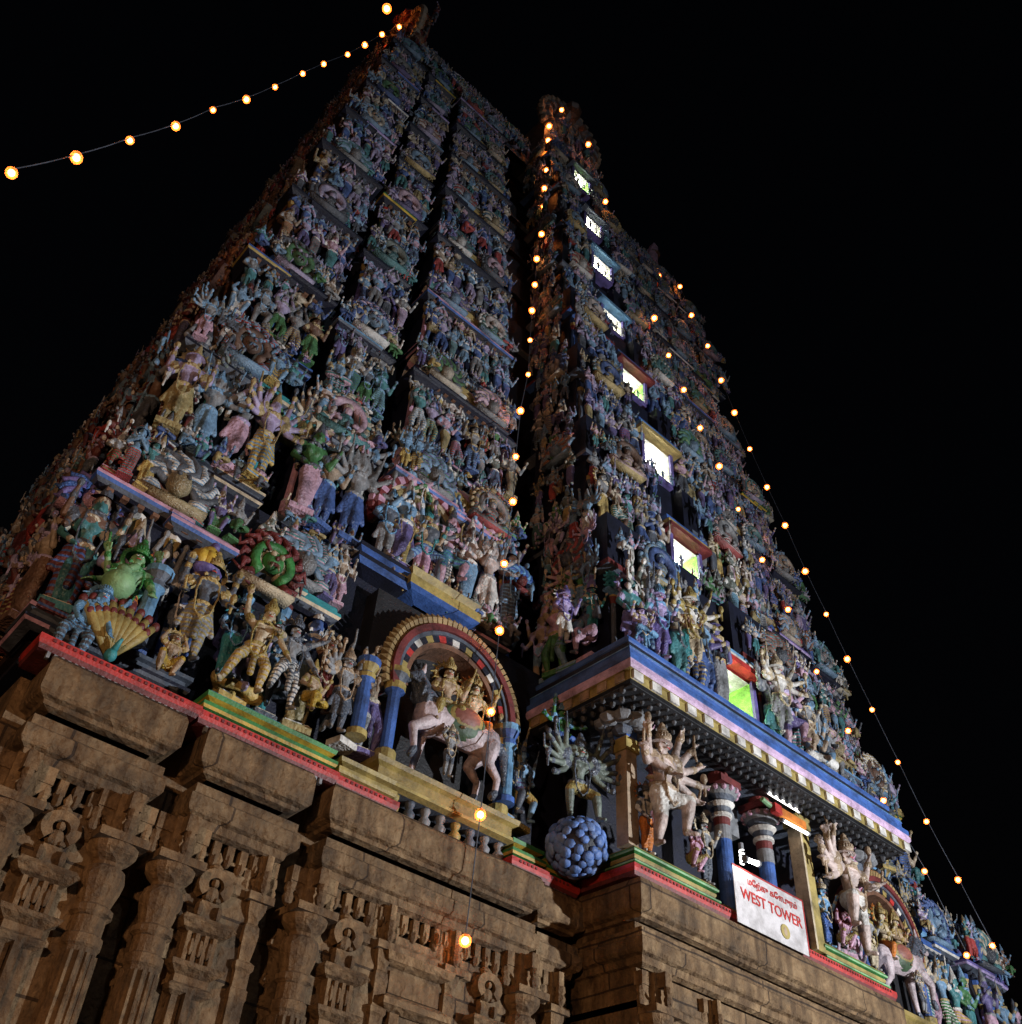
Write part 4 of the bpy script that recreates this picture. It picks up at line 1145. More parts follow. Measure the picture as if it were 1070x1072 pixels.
def individuals(kind, most, lo_px, parts_px):
    pool = sorted([c for c in C if c['kind'] == kind and c['px'] > lo_px], key=lambda c: -c['px'])[:most]
    rows = {}
    for c in pool:
        rows.setdefault((c['row'], c['tier'], c['where']), []).append(c)
    for key, cs in rows.items():
        cs.sort(key=lambda c: c['X'])
        for k, c in enumerate(cs):
            c['n'] = ORDN[k] if len(cs) > 1 else 'only'
    for c in pool:
        me = SMALL[c['pose']] if kind == 'figure' else ORN[c['pose']]
        nm = 'sculpted_figure' if kind == 'figure' else 'crest_ornament'
        o = put(nm, me); place(o, c)
        tier = TIERS[c['tier']] + (' storey' if c['tier'] < 9 else '')
        rowname = {'slot': 'recess', 'back row': 'back row'}.get(c['row'], c['row'])
        place_txt = f"{c['n']} from left, {rowname}, {tier}, {c['where']}"
        if kind == 'figure':
            tag(o, f"{W(c['skin'])} {c['pose']} figure in {W(c['cloth'])}, {place_txt}", 'statue', 'painted stucco figures on the tower ledges')
        else:
            tag(o, f"{W(c['skin'])} {c['pose']} crest, {W(c['cloth'])} curls, {c['n']} from left, {tier} {c['where']}", 'ornament', 'crest ornaments on the cornices')
        c['used'] = True
        if kind == 'figure' and c['px'] > parts_px:
            for nme, mm in (('pedestal', FOOT_SLAB),) + ((('halo', HALO),) if c['pose'] in ('four-armed', 'standing', 'praying', 'guardian') else ()):
                q = put(nme, mm, o)
                for kk in ('skin_tone', 'cloth_tone', 'trim_tone', 'stripe_tone'):
                    q[kk] = list(o[kk])
                if nme == 'halo':
                    q.location = (0, .02, .96)
individuals('figure', 240, 16, 60)
individuals('ornament', 110, 14, 999)

# the rest of the throng, past counting at this size: one mass
def mass(name, kind, label, cat):
    V, F, T, off = [], [], [], 0
    cache = {}
    for c in C:
        if c['kind'] != kind or c.get('used'):
            continue
        me = SMALL[c['pose']] if kind == 'figure' else ORN[c['pose']]
        if me.name not in cache:
            v = np.zeros(len(me.vertices) * 3); me.vertices.foreach_get('co', v)
            me.calc_loop_triangles()
            t = np.zeros(len(me.loop_triangles) * 3, int); me.loop_triangles.foreach_get('vertices', t)
            mi = np.zeros(len(me.loop_triangles), int); me.loop_triangles.foreach_get('material_index', mi)
            cache[me.name] = (v.reshape(-1, 3), t.reshape(-1, 3), mi)
        v, t, mi = cache[me.name]
        cs, sn = math.cos(c['rot']), math.sin(c['rot'])
        w = v * (np.array([.9, .9, 1.06]) if kind == 'figure' else 1.0) * c['h']
        w = np.stack([w[:, 0] * cs - w[:, 1] * sn, w[:, 0] * sn + w[:, 1] * cs, w[:, 2]], 1) + np.array(c['pos'])
        V.append(w); F.append(t + off); off += len(v)
        tones = np.array([muted(PAL[c[k]], FADE(c)) for k in ('skin', 'cloth', 'trim')])
        T.append(tones[mi])
    V = np.concatenate(V); F = np.concatenate(F); T = np.concatenate(T)
    me = bpy.data.meshes.new(name)
    me.vertices.add(len(V)); me.vertices.foreach_set('co', V.ravel())
    me.loops.add(len(F) * 3); me.loops.foreach_set('vertex_index', F.ravel().astype(np.int32))
    me.polygons.add(len(F)); me.polygons.foreach_set('loop_start', np.arange(0, len(F) * 3, 3, dtype=np.int32))
    me.polygons.foreach_set('use_smooth', np.ones(len(F), bool))
    me.update(calc_edges=True)
    at_ = me.attributes.new('tone', 'FLOAT_COLOR', 'FACE')
    at_.data.foreach_set('color', np.concatenate([T, np.ones((len(T), 1))], 1).ravel().astype(np.float32))
    me.materials.append(MASS)
    o = put(name, me)
    tag(o, label, cat, None, 'stuff')
    print(name, len(F))
mass('small_figures', 'figure', 'small painted stucco figures crowding the remaining ledges of the tower', 'statues')
mass('small_crests', 'ornament', 'small crest ornaments along the remaining cornices', 'ornaments')

# ------------------------------------------------------------------ the large sculptures of the lowest storey
CROWN_M = MB()
CROWN_M.lathe([(.062, .035, 2), (.072, .05, 2), (.072, .07, 1), (.06, .08, 2), (.064, .1, 0), (.05, .115, 2), (.054, .135, 1), (.04, .15, 2), (.042, .17, 2), (.025, .19, 2), (.03, .205, 2), (.008, .235, 2)], 14)
for k in range(9):
    a = PI + PI * (k + .5) / 9 - PI * 0; CROWN_M.ball((.066 * math.cos(a), .066 * math.sin(a), .085), (.014, .014, .024), 6, 4, 2)
CROWN = CROWN_M.mesh('crown', fig_mats(), True)
EYE_M = MB()
for sx in (-1, 1):
    EYE_M.ball((sx * .022, -.047, .006), (.013, .008, .009), 8, 5, 0); EYE_M.ball((sx * .022, -.054, .006), (.006, .004, .007), 6, 4, 1)
EYE_M.tube([(-.02, -.054, -.036), (0, -.058, -.034), (.02, -.054, -.036)], .005, 5, 2)
EYES = EYE_M.mesh('painted_face', [P('white'), P('black'), P('red')])

def hero(name, label, prims, pos, h, rot=0.0, tones=('tan', 'white', 'gold'), head=(0, -.025, .93), extras=('crown', 'face', 'halo'), voxel=.0105, cat='statue', stripe=None, group=None):
    o = put(name, fuse(name, prims, voxel, .8))
    o.location = pos; o.rotation_euler = (0, 0, math.radians(rot)); o.scale = (h,) * 3
    set_tones(o, *tones, stripe); tag(o, label, cat, group)
    def kid(nm, me, loc):
        q = put(nm, me, o); q.location = loc
        set_tones(q, *tones, stripe)
        return q
    hd = Vector(head)
    if 'crown' in extras: kid('crown', CROWN, hd)
    if 'face' in extras: kid('painted_face', EYES, hd)
    if 'halo' in extras: kid('halo', HALO, hd + Vector((0, .03, .02)))
    if 'base' in extras: kid('pedestal', LOTUS_BASE, (0, 0, -.05))
    return o

def pix(px, py, y):
    p = at(px, py, y); return p

K = dict(crown=None)
def PR(**k):
    k.setdefault('fingers', True)
    return person(crown=False, **k)

# two striding guardians of the porch, mirrored
def giant_prims(f):
    legs = [((-.07 * f, -.02, .27), (-.1 * f, .01, .035)), ((.17 * f, -.14, .46), (.16 * f, -.1, .2))]
    if f < 0:
        legs = [legs[1], legs[0]]
    arms = fan(5, -48, 62, .17, .16, (f,), (-.01, -.01, .745), ('sword', 'club', 'orb', 'bow', 'club')) + [(-f, (-.19 * f, -.06, .68), (-.1 * f, -.16, .6)), (-f, (-.22 * f, -.02, .76), (-.27 * f, -.05, .93), 'club'), (-f, (-.25 * f, -.02, .68), (-.34 * f, -.06, .72), 'sword')]
    return PR(pel=(0, 0, .49), legs=legs, arms=arms, dress='breeches', fat=1.18, th=1.12)
for f, px, py, txt in ((1, 697, 893, 'huge many-armed dancing guardian in white breeches left of the banner under the eave'), (-1, 900, 985, 'huge many-armed striding guardian in white breeches right of the ochre frame and banner')):
    p = pix(px, py, .55)
    hero('guardian_statue', txt, giant_prims(f), (p.x, .55, 7.1), 2.1, 8 * f, ('flesh', 'white', 'tan'))
# the dwarf under the raised foot and a small attendant at each guardian's side
DW = POSES['crouching']
for f, x, lab in ((1, -2.28, 'squat pink-faced dwarf under the raised foot of the left guardian'), (-1, 2.15, 'squat dwarf under the raised foot of the right guardian')):
    hero('dwarf_statue', lab, DW(), (x, .62, 7.08), 1.0, 10 * f, ('pink', 'ochre', 'maroon'), (0, -.1, .58), ('face',))
for x, lab, tn in ((-3.25, 'small attendant with orange flame skirt beside the left porch post', ('white', 'orange', 'slate')), (-1.72, 'slim grey attendant between the left guardian and the banner', ('grey', 'slate', 'cream')), (1.9, 'small blue attendant beside the ochre frame', ('sky', 'blue', 'cream')), (3.45, 'slim grey attendant at the right end of the porch', ('grey', 'cream', 'ochre'))):
    hero('attendant_statue', lab, PR(arms=STAND_ARMS, dress='skirt', female=True), (x, .8, 7.08), 1.15, 0, tn)
m = MB()     # flowering staff rising beside the left guardian
for k in range(9):
    z = .2 + k * .17
    m.lathe([(.05, z, k % 2), (.11, z + .05, 1 - k % 2), (.05, z + .12, k % 2)], 8)
m.tube([(0, 0, -.2), (0, 0, 1.9)], .05, 7, 0); m.lathe([(.05, 1.7), (.12, 1.8), (.02, 2.0)], 8)
for x in (-3.12, 3.25):
    tag(m.build('flower_staff', [P('pink'), P('cream')], None, True, (x, .75, 7.75)), 'pink and cream flowered staff standing ' + ('beside the left guardian' if x < 0 else 'beside the right guardian'), 'staff')

# many-headed figure on a mound of blue boulders, in the corner between wing and porch
op = pix(607, 887, 1.35)
m = MB(); rr = .5
m.ball((0, 0, 0), rr * .93, 18, 12, 1)
for k in range(104):
    z = 1 - 2 * (k + .5) / 104; a = k * 2.39996; q = math.sqrt(1 - z * z)
    st = len(m.v); w = .105 * RND.uniform(.72, 1.15); m.ball((0, 0, 0), (w, w * RND.uniform(.8, 1.1), w * RND.uniform(.35, .6)), 7, 5, 0 if RND.random() < .7 else 2)
    d = Vector((q * math.cos(a) + RND.uniform(-.08, .08), q * math.sin(a) + RND.uniform(-.08, .08), z + RND.uniform(-.08, .08))).normalized()
    m.move(Matrix.Translation(d * rr * .93) @ d.to_track_quat('Z', 'Y').to_matrix().to_4x4(), st)
tag(m.build('boulder_mound', [paint('boulder_blue', (.13, .25, .62)), P('navy'), paint('boulder_pale', (.2, .32, .66))], None, True, (op.x, 1.42, 7.02)), 'round mound of bright blue boulders in the corner beside the porch', 'boulder mound')
hero('mountain_bearer', 'grey many-headed many-armed figure riding on the mound of blue boulders', PR(heads=7, fingers=False, pel=(0, 0, .4), chest=(0, -.03, .64), head=(0, -.05, .82), legs=[((-.16, -.1, .3), (-.1, -.02, .06)), ((.16, -.12, .3), (.2, -.1, .06))],
     arms=fan(6, -60, 60, .17, .17, (-1, 1), (0, -.03, .64)), dress='breeches'), (op.x - .02, 1.4, 7.42), 1.6, -12, ('dusk_green', 'ochre', 'slate'), (0, -.05, .82), ('crown', 'face'))
hero('crest_figure', 'green and blue figure with curling crest above the many-headed figure', PR(pel=(0, 0, .13), chest=(0, -.01, .375), head=(0, -.02, .56), legs=[((-.2, -.13, .08), (.02, -.2, .06)), ((.2, -.13, .08), (-.02, -.17, .09))], arms=fan(2, -20, 60, chest=(0, -.01, .375))),
     (op.x - .1, 1.75, 9.0), 1.15, -10, ('green', 'blue', 'sky'), (0, -.02, .56))

# dancers of the second bay
def HERO(px, py, y, hpx, **k):
    p = pix(px, py, y); s = project(p)[2]
    return dict(pos=(p.x, y, p.z), h=hpx / s)
d = HERO(255, 722, 1.85, 112)
hero('dancer_statue', 'cream dancer with yellow thighs raising an arm above the green moulding', PR(pel=(0, 0, .45), chest=(.03, -.02, .69), head=(.05, -.04, .87), legs=[((-.15, -.1, .3), (-.24, .01, .035)), ((.13, -.08, .27), (.12, .01, .035))],
     arms=[(-1, (-.17, 0, .84), (-.2, -.04, 1.04), 'orb'), (1, (.22, -.06, .6), (.3, -.1, .46)), (1, (.24, 0, .74), (.16, -.14, .66))], dress='dhoti'), tones=('cream', 'cream', 'ochre'), head=(.05, -.04, .87), extras=('crown', 'face'), rot=-12, stripe='yellow', **d)
d = HERO(292, 738, 1.9, 104)
hero('dancer_statue', 'grey striped dancer stepping beside the cream dancer', PR(pel=(0, 0, .47), chest=(-.03, -.02, .7), head=(-.04, -.05, .88), legs=[((-.16, -.1, .33), (-.2, -.06, .1)), ((.1, -.05, .27), (.12, .01, .035))],
     arms=[(-1, (-.22, -.04, .7), (-.3, -.1, .6)), (1, (.2, -.05, .84), (.3, -.08, .92), 'sword'), (1, (.22, -.04, .64), (.26, -.12, .5))], dress='dhoti'), tones=('grey', 'white', 'slate'), head=(-.04, -.05, .88), rot=6, stripe='slate', **d)
d = HERO(318, 752, 1.85, 78)
hero('kneeling_statue', 'kneeling yellow figure at the right end of the green moulding', POSES['leg-folded'](), tones=('tan', 'yellow', 'ochre'), head=(0, -.02, .75), extras=('face',), rot=15, **d)
d = HERO(350, 765, 2.05, 92)
hero('fan_armed_statue', 'grey figure spreading a fan of arms left of the horse arch', PR(arms=fan(5, -50, 70), fingers=False, dress='dhoti'), tones=('grey', 'slate', 'tan'), **d)
d = HERO(232, 708, 2.15, 96)
hero('standing_statue', 'dark teal cloaked figure standing behind the cream dancer', PR(arms=STAND_ARMS, dress='skirt'), tones=('slate', 'teal', 'sky'), **d)
d = HERO(330, 745, 2.2, 92)
hero('standing_statue', 'brown figure with raised hands behind the kneeling one', POSES['arm-raising'](), tones=('brown', 'maroon', 'cream'), extras=('face',), **d)
# the corner group
d = HERO(192, 690, 1.9, 128)
hero('enthroned_statue', 'tall dark four-armed figure with gold belts at the right of the corner bay', PR(arms=[(-1, (-.18, -.02, .66), (-.2, -.13, .56), 'sword'), (1, (.18, -.02, .66), (.2, -.13, .58), 'club'), (-1, (-.22, .01, .74), (-.22, -.05, .9), 'orb'), (1, (.22, .01, .74), (.22, -.05, .9), 'orb')], dress='dhoti'), tones=('slate', 'grey', 'gold'), stripe='ochre', rot=-8, **d)
d = HERO(170, 706, 1.8, 74)
hero('crouching_statue', 'yellow and brown crouching figure at the foot of the tall dark one', DW(), tones=('tan', 'yellow', 'gold'), head=(0, -.1, .58), extras=('face', 'halo'), **d)
d = HERO(108, 676, 2.0, 128)
hero('demon_statue', 'green-armed figure with rusty red body holding a pale green pot', PR(arms=[(1, (.2, -.08, .62), (.2, -.2, .5)), (-1, (-.2, -.02, .7), (-.26, -.08, .84), 'sword'), (1, (.22, 0, .8), (.16, -.08, .95)), (-1, (-.2, -.02, .6), (-.3, -.1, .5))], dress='skirt', fat=1.15), tones=('pale_green', 'maroon', 'green'), stripe='orange', rot=-10, **d)
pp = pix(124, 612, 1.7)
m = MB(); m.lathe([(.05, -.2), (.17, -.12), (.22, 0), (.18, .12), (.08, .18), (.1, .24), (.1, .27)], 14); m.tube([(.0, 0, .26), (.14, 0, .4)], .05, 7)
tag(m.build('clay_pot', [P('pale_green')], None, True, pp), 'round pale green pot held before the rusty red figure', 'pot')
d = HERO(66, 690, 1.85, 110)
hero('rearing_statue', 'grey blue striped figure crouching at the left corner of the ledge', PR(pel=(0, 0, .4), chest=(.06, -.06, .6), head=(.1, -.12, .76), legs=[((-.14, -.12, .27), (-.12, .01, .035)), ((.12, -.12, .27), (.1, .01, .035))], arms=[(-1, (-.1, -.1, .5), (-.06, -.2, .36)), (1, (.22, -.1, .54), (.26, -.18, .38)), (1, (.24, -.04, .66), (.32, -.1, .78))], dress='dhoti', fat=1.1), tones=('sky', 'slate', 'sky'), head=(.1, -.12, .76), stripe='sky', **d)
pp = pix(112, 690, 1.75)
m = MB()          # peacock tail
for k in range(9):
    a = math.radians(60 + 70 * k / 8)
    m.tube([(0, 0, 0), (.55 * math.cos(a), -.03, .55 * math.sin(a)), (.8 * math.cos(a), 0, .8 * math.sin(a))], [.03, .075, .05], 6, 0)
    m.ball((.85 * math.cos(a), 0, .85 * math.sin(a)), (.06, .06, .07), 7, 5, 1); m.ball((.66 * math.cos(a), -.06, .66 * math.sin(a)), (.05, .03, .06), 6, 4, 1)
m.ball((.0, -.08, .02), (.08, .1, .09), 9, 6, 2); m.tube([(.0, -.12, .06), (.02, -.18, .18), (.03, -.22, .22)], [.05, .03, .02], 7, 2)
tag(m.build('peacock_statue', [P('ochre'), P('maroon'), P('teal')], None, True, pp), 'peacock with raised yellow tail edged in maroon on the red corner trim', 'statue')
def ledge_column(px, py, px2, py2, y, c1, c2, lab, r=.11):
    p = pix(px, py, y); h = pix(px2, py2, y).z - p.z; m = MB()
    m.lathe([(r * 1.5, 0, 1), (r * 1.5, .1, 1), (r, .14, 0), (r, h * .7, 0), (r * 1.4, h * .74, 1), (r * 1.4, h * .8, 0), (r, h * .83, 1), (r * 1.7, h * .92, 0), (r * 1.8, h, 1)], 12)
    tag(m.build('stucco_column', [P(c1), P(c2)], None, False, (p.x, y, p.z)), lab, 'column')
ledge_column(140, 672, 152, 590, 1.95, 'sky', 'slate', 'pale blue stucco column in the corner bay right of the green pot')
ledge_column(372, 772, 382, 690, 2.0, 'blue', 'ochre', 'blue stucco column left of the horse arch')
ledge_column(528, 842, 530, 760, 1.95, 'sky', 'blue', 'pale blue stucco column right of the horse arch')
# yellow bell crown over the tall dark figure, cow heads on the upper ledge
pp = pix(216, 590, 2.0)
m = MB()
for k in range(8):
    a = 2 * PI * k / 8; m.ball((.16 * math.cos(a), .1 * math.sin(a), 0), (.12, .12, .17), 7, 5, 0)
m.ball((0, 0, .16), .14, 9, 6, 0); m.lathe([(.22, -.24), (.27, -.18), (.2, -.12)], 12, m=1); m.ball((.05, 0, .34), .08, 7, 5, 1)
tag(m.build('lotus_finial', [P('yellow'), P('violet')], None, True, pp), 'yellow lotus bud finial with violet base above the dark four-armed figure', 'finial')

# great crests above the lowest bays
def crest(kind, px, py, y, wpx, tones, lab, sz=1.0):
    p = pix(px, py, y); s = project(p)[2]; h = wpx / s
    o = put('crest_ornament', ORN[kind]); o.location = (p.x, y, p.z - h * .42); o.scale = (h, h, h * sz); set_tones(o, *tones)
    tag(o, lab, 'ornament', 'crest ornaments on the cornices')
crest('lion mask', 283, 592, 2.2, 84, ('green', 'maroon', 'cream'), 'large green lion mask crest with maroon flames above the dancers')
crest('curled fan', 319, 448, 3.1, 70, ('teal', 'sky', 'ochre'), 'large pale blue and teal curled fan crest in the second storey')
crest('curled fan', 97, 520, 2.5, 70, ('violet', 'blue', 'pink'), 'violet blue curled crest on the pink ledge of the corner bay')
crest('horseshoe arch', 330, 596, 2.5, 50, ('grey', 'slate', 'grey'), 'grey shell crest right of the green lion mask')
crest('curled fan', 645, 612, 1.3, 38, ('teal', 'teal', 'sky'), 'teal peacock fan crest above the corner of the eave')
crest('curled fan', 545, 605, 2.6, 40, ('blue', 'sky', 'maroon'), 'small bright blue curled crest beside the string of bulbs')
# arch of the second storey with its row of deities
def niche_arch(px, py, y, wpx, lab):
    p = pix(px, py, y); s = project(p)[2]; r = wpx / s / 2; m = MB()
    m.arch(0, 0, r * .72, r * .8, -.05, .4, -10, 190, 20, 0); m.arch(0, 0, r * .8, r * .9, -.1, .4, -12, 192, 20, 1); m.arch(0, 0, r * .9, r * 1.05, -.15, .4, -14, 194, 24, [2, 3])
    for k in range(22):
        a = math.radians(-8 + 196 * k / 21); m.ball((r * 1.08 * math.cos(a), 0, r * 1.08 * math.sin(a)), .11, 6, 4, 2 + k % 2)
    tag(m.build('niche_arch', [P('slate'), P('cream'), P('pink'), P('maroon')], None, False, p), lab, 'arch')
niche_arch(437, 552, 2.85, 108, 'pink beaded arch over the row of deities in the second storey')
for px, py, t in ((398, 588, ('slate', 'grey', 'sky')), (415, 598, ('grey', 'ochre', 'gold')), (437, 610, ('tan', 'pink', 'teal')), (460, 622, ('white', 'white', 'slate'))):
    d = HERO(px, py, 2.75, 92)
    hero('niche_deity', f"{W(t[0])} deity in {W(t[1])} under the pink beaded arch", PR(arms=STAND_ARMS, fingers=False), tones=t, stripe='gold' if t[1] == 'ochre' else 'slate' if t[1] == 'white' else None, extras=('crown', 'face', 'halo'), **d)
m = MB()
a, bb = pix(378, 583, 2.6), pix(492, 648, 2.6)
m.wrap(a.x, (a.x + bb.x) / 2 - .2, 2.6, 3.3, [(-.3, 11.1, 1), (0, 11.15, 0), (.1, 11.22, 1), (.1, 11.32, 0), (0, 11.4, 0), (.1, 11.46, 1), (.1, 11.56, 0), (-.4, 11.6, 0)])
m.wrap((a.x + bb.x) / 2 - .2, bb.x, 2.5, 3.3, [(-.3, 11.1, 0), (0, 11.15, 0), (.1, 11.2, 2), (.1, 11.4, 3), (.02, 11.46, 2), (.1, 11.6, 2), (-.4, 11.64, 2)])
part(m, 'niche_ledge', [P('blue'), P('navy'), P('ochre'), P('tan')])

# horses with riders in the two arched shrines
def horse_prims(f):
    q = []
    A = lambda t, a, ra, b, rb: q.append((t, (a[0] * f, a[1], a[2]), ra, (b[0] * f, b[1], b[2]), rb))
    A(0, (-.3, 0, .66), .17, (.3, 0, .62), .165); A(0, (-.36, 0, .68), .165, (-.34, 0, .6), .15); A(0, (.32, 0, .64), .17, (.36, 0, .56), .13)
    A(2, (-.38, 0, .8), .135, (-.52, 0, 1.04), .09); A(2, (-.53, 0, 1.08), .08, (-.7, 0, .98), .05); A(0, (-.7, 0, .98), .05, (-.74, 0, .95), .042)
    for y in (-.05, .05):
        A(0, (-.5, y, 1.13), .03, (-.49, y * 1.2, 1.22), .01)
    for y in (-.1, .1):
        if y < 0:
            A(0, (-.38, y, .56), .075, (-.56, y, .44), .052); A(0, (-.56, y, .44), .05, (-.52, y, .2), .032); A(2, (-.52, y, .2), .04, (-.55, y, .14), .042)
        else:
            A(0, (-.36, y, .54), .075, (-.38, y, .3), .05); A(0, (-.38, y, .3), .048, (-.42, y, .06), .032); A(2, (-.42, y, .07), .04, (-.45, y, .02), .045)
        dx = .06 if y < 0 else -.05
        A(0, (.34, y, .54), .1, (.26 + dx, y, .36), .06); A(0, (.26 + dx, y, .36), .058, (.38 + dx, y, .22), .038); A(0, (.38 + dx, y, .22), .038, (.36 + dx, y, .05), .032); A(2, (.36 + dx, y, .06), .04, (.33 + dx, y, .02), .045)
    A(2, (.46, 0, .68), .05, (.56, 0, .58), .05); A(2, (.56, 0, .58), .05, (.58, 0, .25), .025)
    A(1, (-.14, 0, .72), .165, (.16, 0, .7), .165)
    for k in range(7):
        t = k / 6; A(2, (-.33 - .2 * t, 0, .86 + .24 * t), .06, (-.27 - .2 * t, 0, .9 + .22 * t), .02)
    for k in range(3):
        ring_ = [(-.4 - .05 * k + .0, -.13 * math.cos(u), .72 + .1 * k + .12 * math.sin(u)) for u in [2 * PI * z / 8 for z in range(8)]]
        for z in range(8):
            A(2, ring_[z], .02, ring_[(z + 1) % 8], .02)
    A(2, (-.62, 0, 1.1), .02, (-.62, -.075, 1.0), .02); A(2, (-.62, -.075, 1.0), .02, (-.5, -.09, .95), .02)
    return q
for f, cx, lab in ((1, -6.55, 'left'), (-1, 6.55, 'right')):
    z = 7.3
    o = put('horse_statue', fuse('horse_statue', horse_prims(f), .013, .8)); o.location = (cx + .02 * f, 1.92, z); o.scale = (1.62,) * 3; o.rotation_euler = (0, 0, math.radians(-8))
    set_tones(o, 'pink' if False else 'white', 'maroon', 'slate'); o['skin_tone'] = [.56, .47, .5]
    tag(o, f'pinkish white caparisoned horse stepping under the {lab} golden arch', 'statue')
    m = MB(); m.ball((0, -.07, .7), (.28, .12, .2), 18, 12, 0); m.ball((0, -.1, .715), (.235, .1, .165), 18, 12, 2); m.ball((0, -.112, .725), (.2, .1, .14), 16, 10, 1)
    m.build('saddle_cloth', [paint('moss_green', (.09, .17, .09)), paint('brick_red', (.33, .12, .09)), P('ochre')], o, True)
    for k, (dx, dz, t) in enumerate(((-.22, .62, ('tan', 'ochre', 'gold')), (.2, .6, ('cream', 'orange', 'gold')))):
        hero('rider_statue', ('front' if k == 0 else 'rear') + f' gold-decked rider on the horse under the {lab} arch', PR(pel=(0, 0, .32), chest=(0, -.01, .565), head=(0, -.02, .75), legs=[((-.13, -.16, .26), (-.14, -.12, .05)), ((.13, -.16, .26), (.14, -.12, .05))],
             arms=[(-1, (-.19, -.02, .47), (-.15, -.16, .4)), (1, (.2, -.02, .49), (.22, -.1, .62), 'orb'), (1, (.2, 0, .56), (.26, -.06, .72), 'sword')], fingers=False, dress='dhoti'), (cx + .02 * f + dx * 1.4 * f, 1.95, z + dz * 1.65 - .12), 1.5, -10 * f, t, (0, -.02, .75), ('crown', 'face', 'halo'), .013)
    hero('groom_statue', f'groom with raised arms walking before the horse under the {lab} arch', PR(arms=[(-1, (-.2, -.02, .86), (-.12, -.05, 1.0)), (1, (.2, -.02, .86), (.1, -.05, 1.02))], fingers=False, dress='breeches'), (cx - .32 * f, 1.45 + .2, z - .02), .8, 0, ('grey', 'slate', 'cream'))
# figures standing on the eave beside the lit opening
for px, py, hp, t, lab in ((672, 668, 62, ('lilac', 'sky', 'cream'), 'seated lilac figure on the corner of the eave'), (692, 688, 86, ('lilac', 'violet', 'sky'), 'lilac pair standing on the blue pedestal nearest the eave corner'),
                           (722, 694, 74, ('brown', 'teal', 'gold'), 'teal-skirted figure on the blue pedestal'), (727, 702, 98, ('white', 'cream', 'ochre'), 'large pale multi-armed figure left of the green lit window'),
                           (822, 772, 92, ('white', 'grey', 'cream'), 'pale multi-armed figure right of the green lit window'), (850, 790, 70, ('grey', 'tan', 'cream'), 'grey attendant right of the pale figure on the far pedestal'),
                           (590, 672, 66, ('lilac', 'white', 'violet'), 'white-legged figure in the dark flank above the eave'), (620, 662, 60, ('teal', 'teal', 'cream'), 'teal figure on the dark flank above the eave')):
    y = .75 if px > 640 else 1.6
    p = pix(px, py, y); s = project(p)[2]
    seated = 'seated' in lab
    pr = POSES['seated']() if seated else PR(arms=fan(3, -40, 50) if 'armed' in lab else STAND_ARMS, fingers=False, dress='skirt' if 'skirt' in lab or 'teal fig' in lab else 'dhoti')
    hero('eave_statue', lab, pr, (p.x, y, p.z), hp / s, -6, t, (0, -.02, .56) if seated else (0, -.025, .93), ('halo',) if seated else ('crown', 'face', 'halo'), .013)

# ------------------------------------------------------------------ banner and its lamps
bx0, bx1, bz0, bz1, by = -1.32, .74, 6.5, 7.52, .53
m = MB()
m.box(bx0, bx1, by, by + .012, bz0, bz1, 0)
for a, bb, c, d in ((bx0, bx1, bz1 - .02, bz1 + .01), (bx1 - .02, bx1 + .01, bz0, bz1)):
    m.box(a, bb, by - .006, by + .02, c, d, 1)
ban = m.build('vinyl_banner', [paint('banner_white', (.66, .63, .64), .4, .75), P('red')])
tag(ban, 'white banner with red WEST TOWER lettering hung on the porch rail', 'banner')
def lettering(txt, w, cx, cz, mat, name='lettering'):
    cu = bpy.data.curves.new('txt', 'FONT'); cu.body = txt; cu.align_x = 'CENTER'; cu.align_y = 'CENTER'; cu.offset = .012; cu.extrude = .004
    o = bpy.data.objects.new('txt', cu); COL.objects.link(o)
    dg = bpy.context.evaluated_depsgraph_get()
    me = bpy.data.meshes.new_from_object(o.evaluated_get(dg))
    bpy.data.objects.remove(o)
    xs = [v.co.x for v in me.vertices]; s = w / (max(xs) - min(xs)); mid = (max(xs) + min(xs)) / 2
    for v in me.vertices:
        v.co = ((v.co.x - mid) * s + cx, by - .006 + (-.004 if v.co.z > 0 else .004), v.co.y * s + cz)
    me.materials.clear(); me.materials.append(mat); me.name = name
    return put(name, me, ban)
RED = paint('banner_red', (.55, .03, .025), .5, .9)
lettering('WEST TOWER', 1.78, -.27, 7.05, RED)
lettering('மேற்கு கோபுரம்', 1.45, -.2, 7.33, RED)
m = MB()
m.lathe([(.0, -.004), (.13, -.004), (.13, .004)], 16); m.move(Matrix.Translation((.05, by - .01, 6.74)) @ Matrix.Rotation(PI / 2, 4, 'X'))
m.ball((.05, by - .016, 6.74), (.05, .006, .08), 8, 5, 1)
m.build('emblem', [P('ochre'), P('tan')], ban)
def tube_light(name, p, q, r, lab, power, tint=(1, .98, .94)):
    m = MB(); m.tube([p, q], r, 10)
    o = m.build(name, glow('lamp_' + name + str(power), tint, power)); tag(o, lab, 'lamp')
    p, q = Vector(p), Vector(q); d = (q - p).normalized(); mm = MB()
    mm.tube([p - d * .05, p], r * 1.5, 8); mm.tube([q, q + d * .05], r * 1.5, 8); mm.tube([p + Vector((0, .06, .05)), q + Vector((0, .06, .05))], r * .9, 6)
    mm.build('holder', P('grey'), o)
tube_light('tube_light', (.2, .62, 9.55), (1.25, .62, 9.55), .028, 'bright fluorescent tube under the eave above the banded columns', 6)
tube_light('tube_light', (.35, .45, 8.95), (1.15, .45, 8.98), .03, 'white tube lamp hung between the banded columns below the orange bracket', 7)
tube_light('flood_lamp', (-1.22, .3, 7.56), (-.9, .3, 7.6), .04, 'dazzling lamp at the top left corner of the banner', 26)
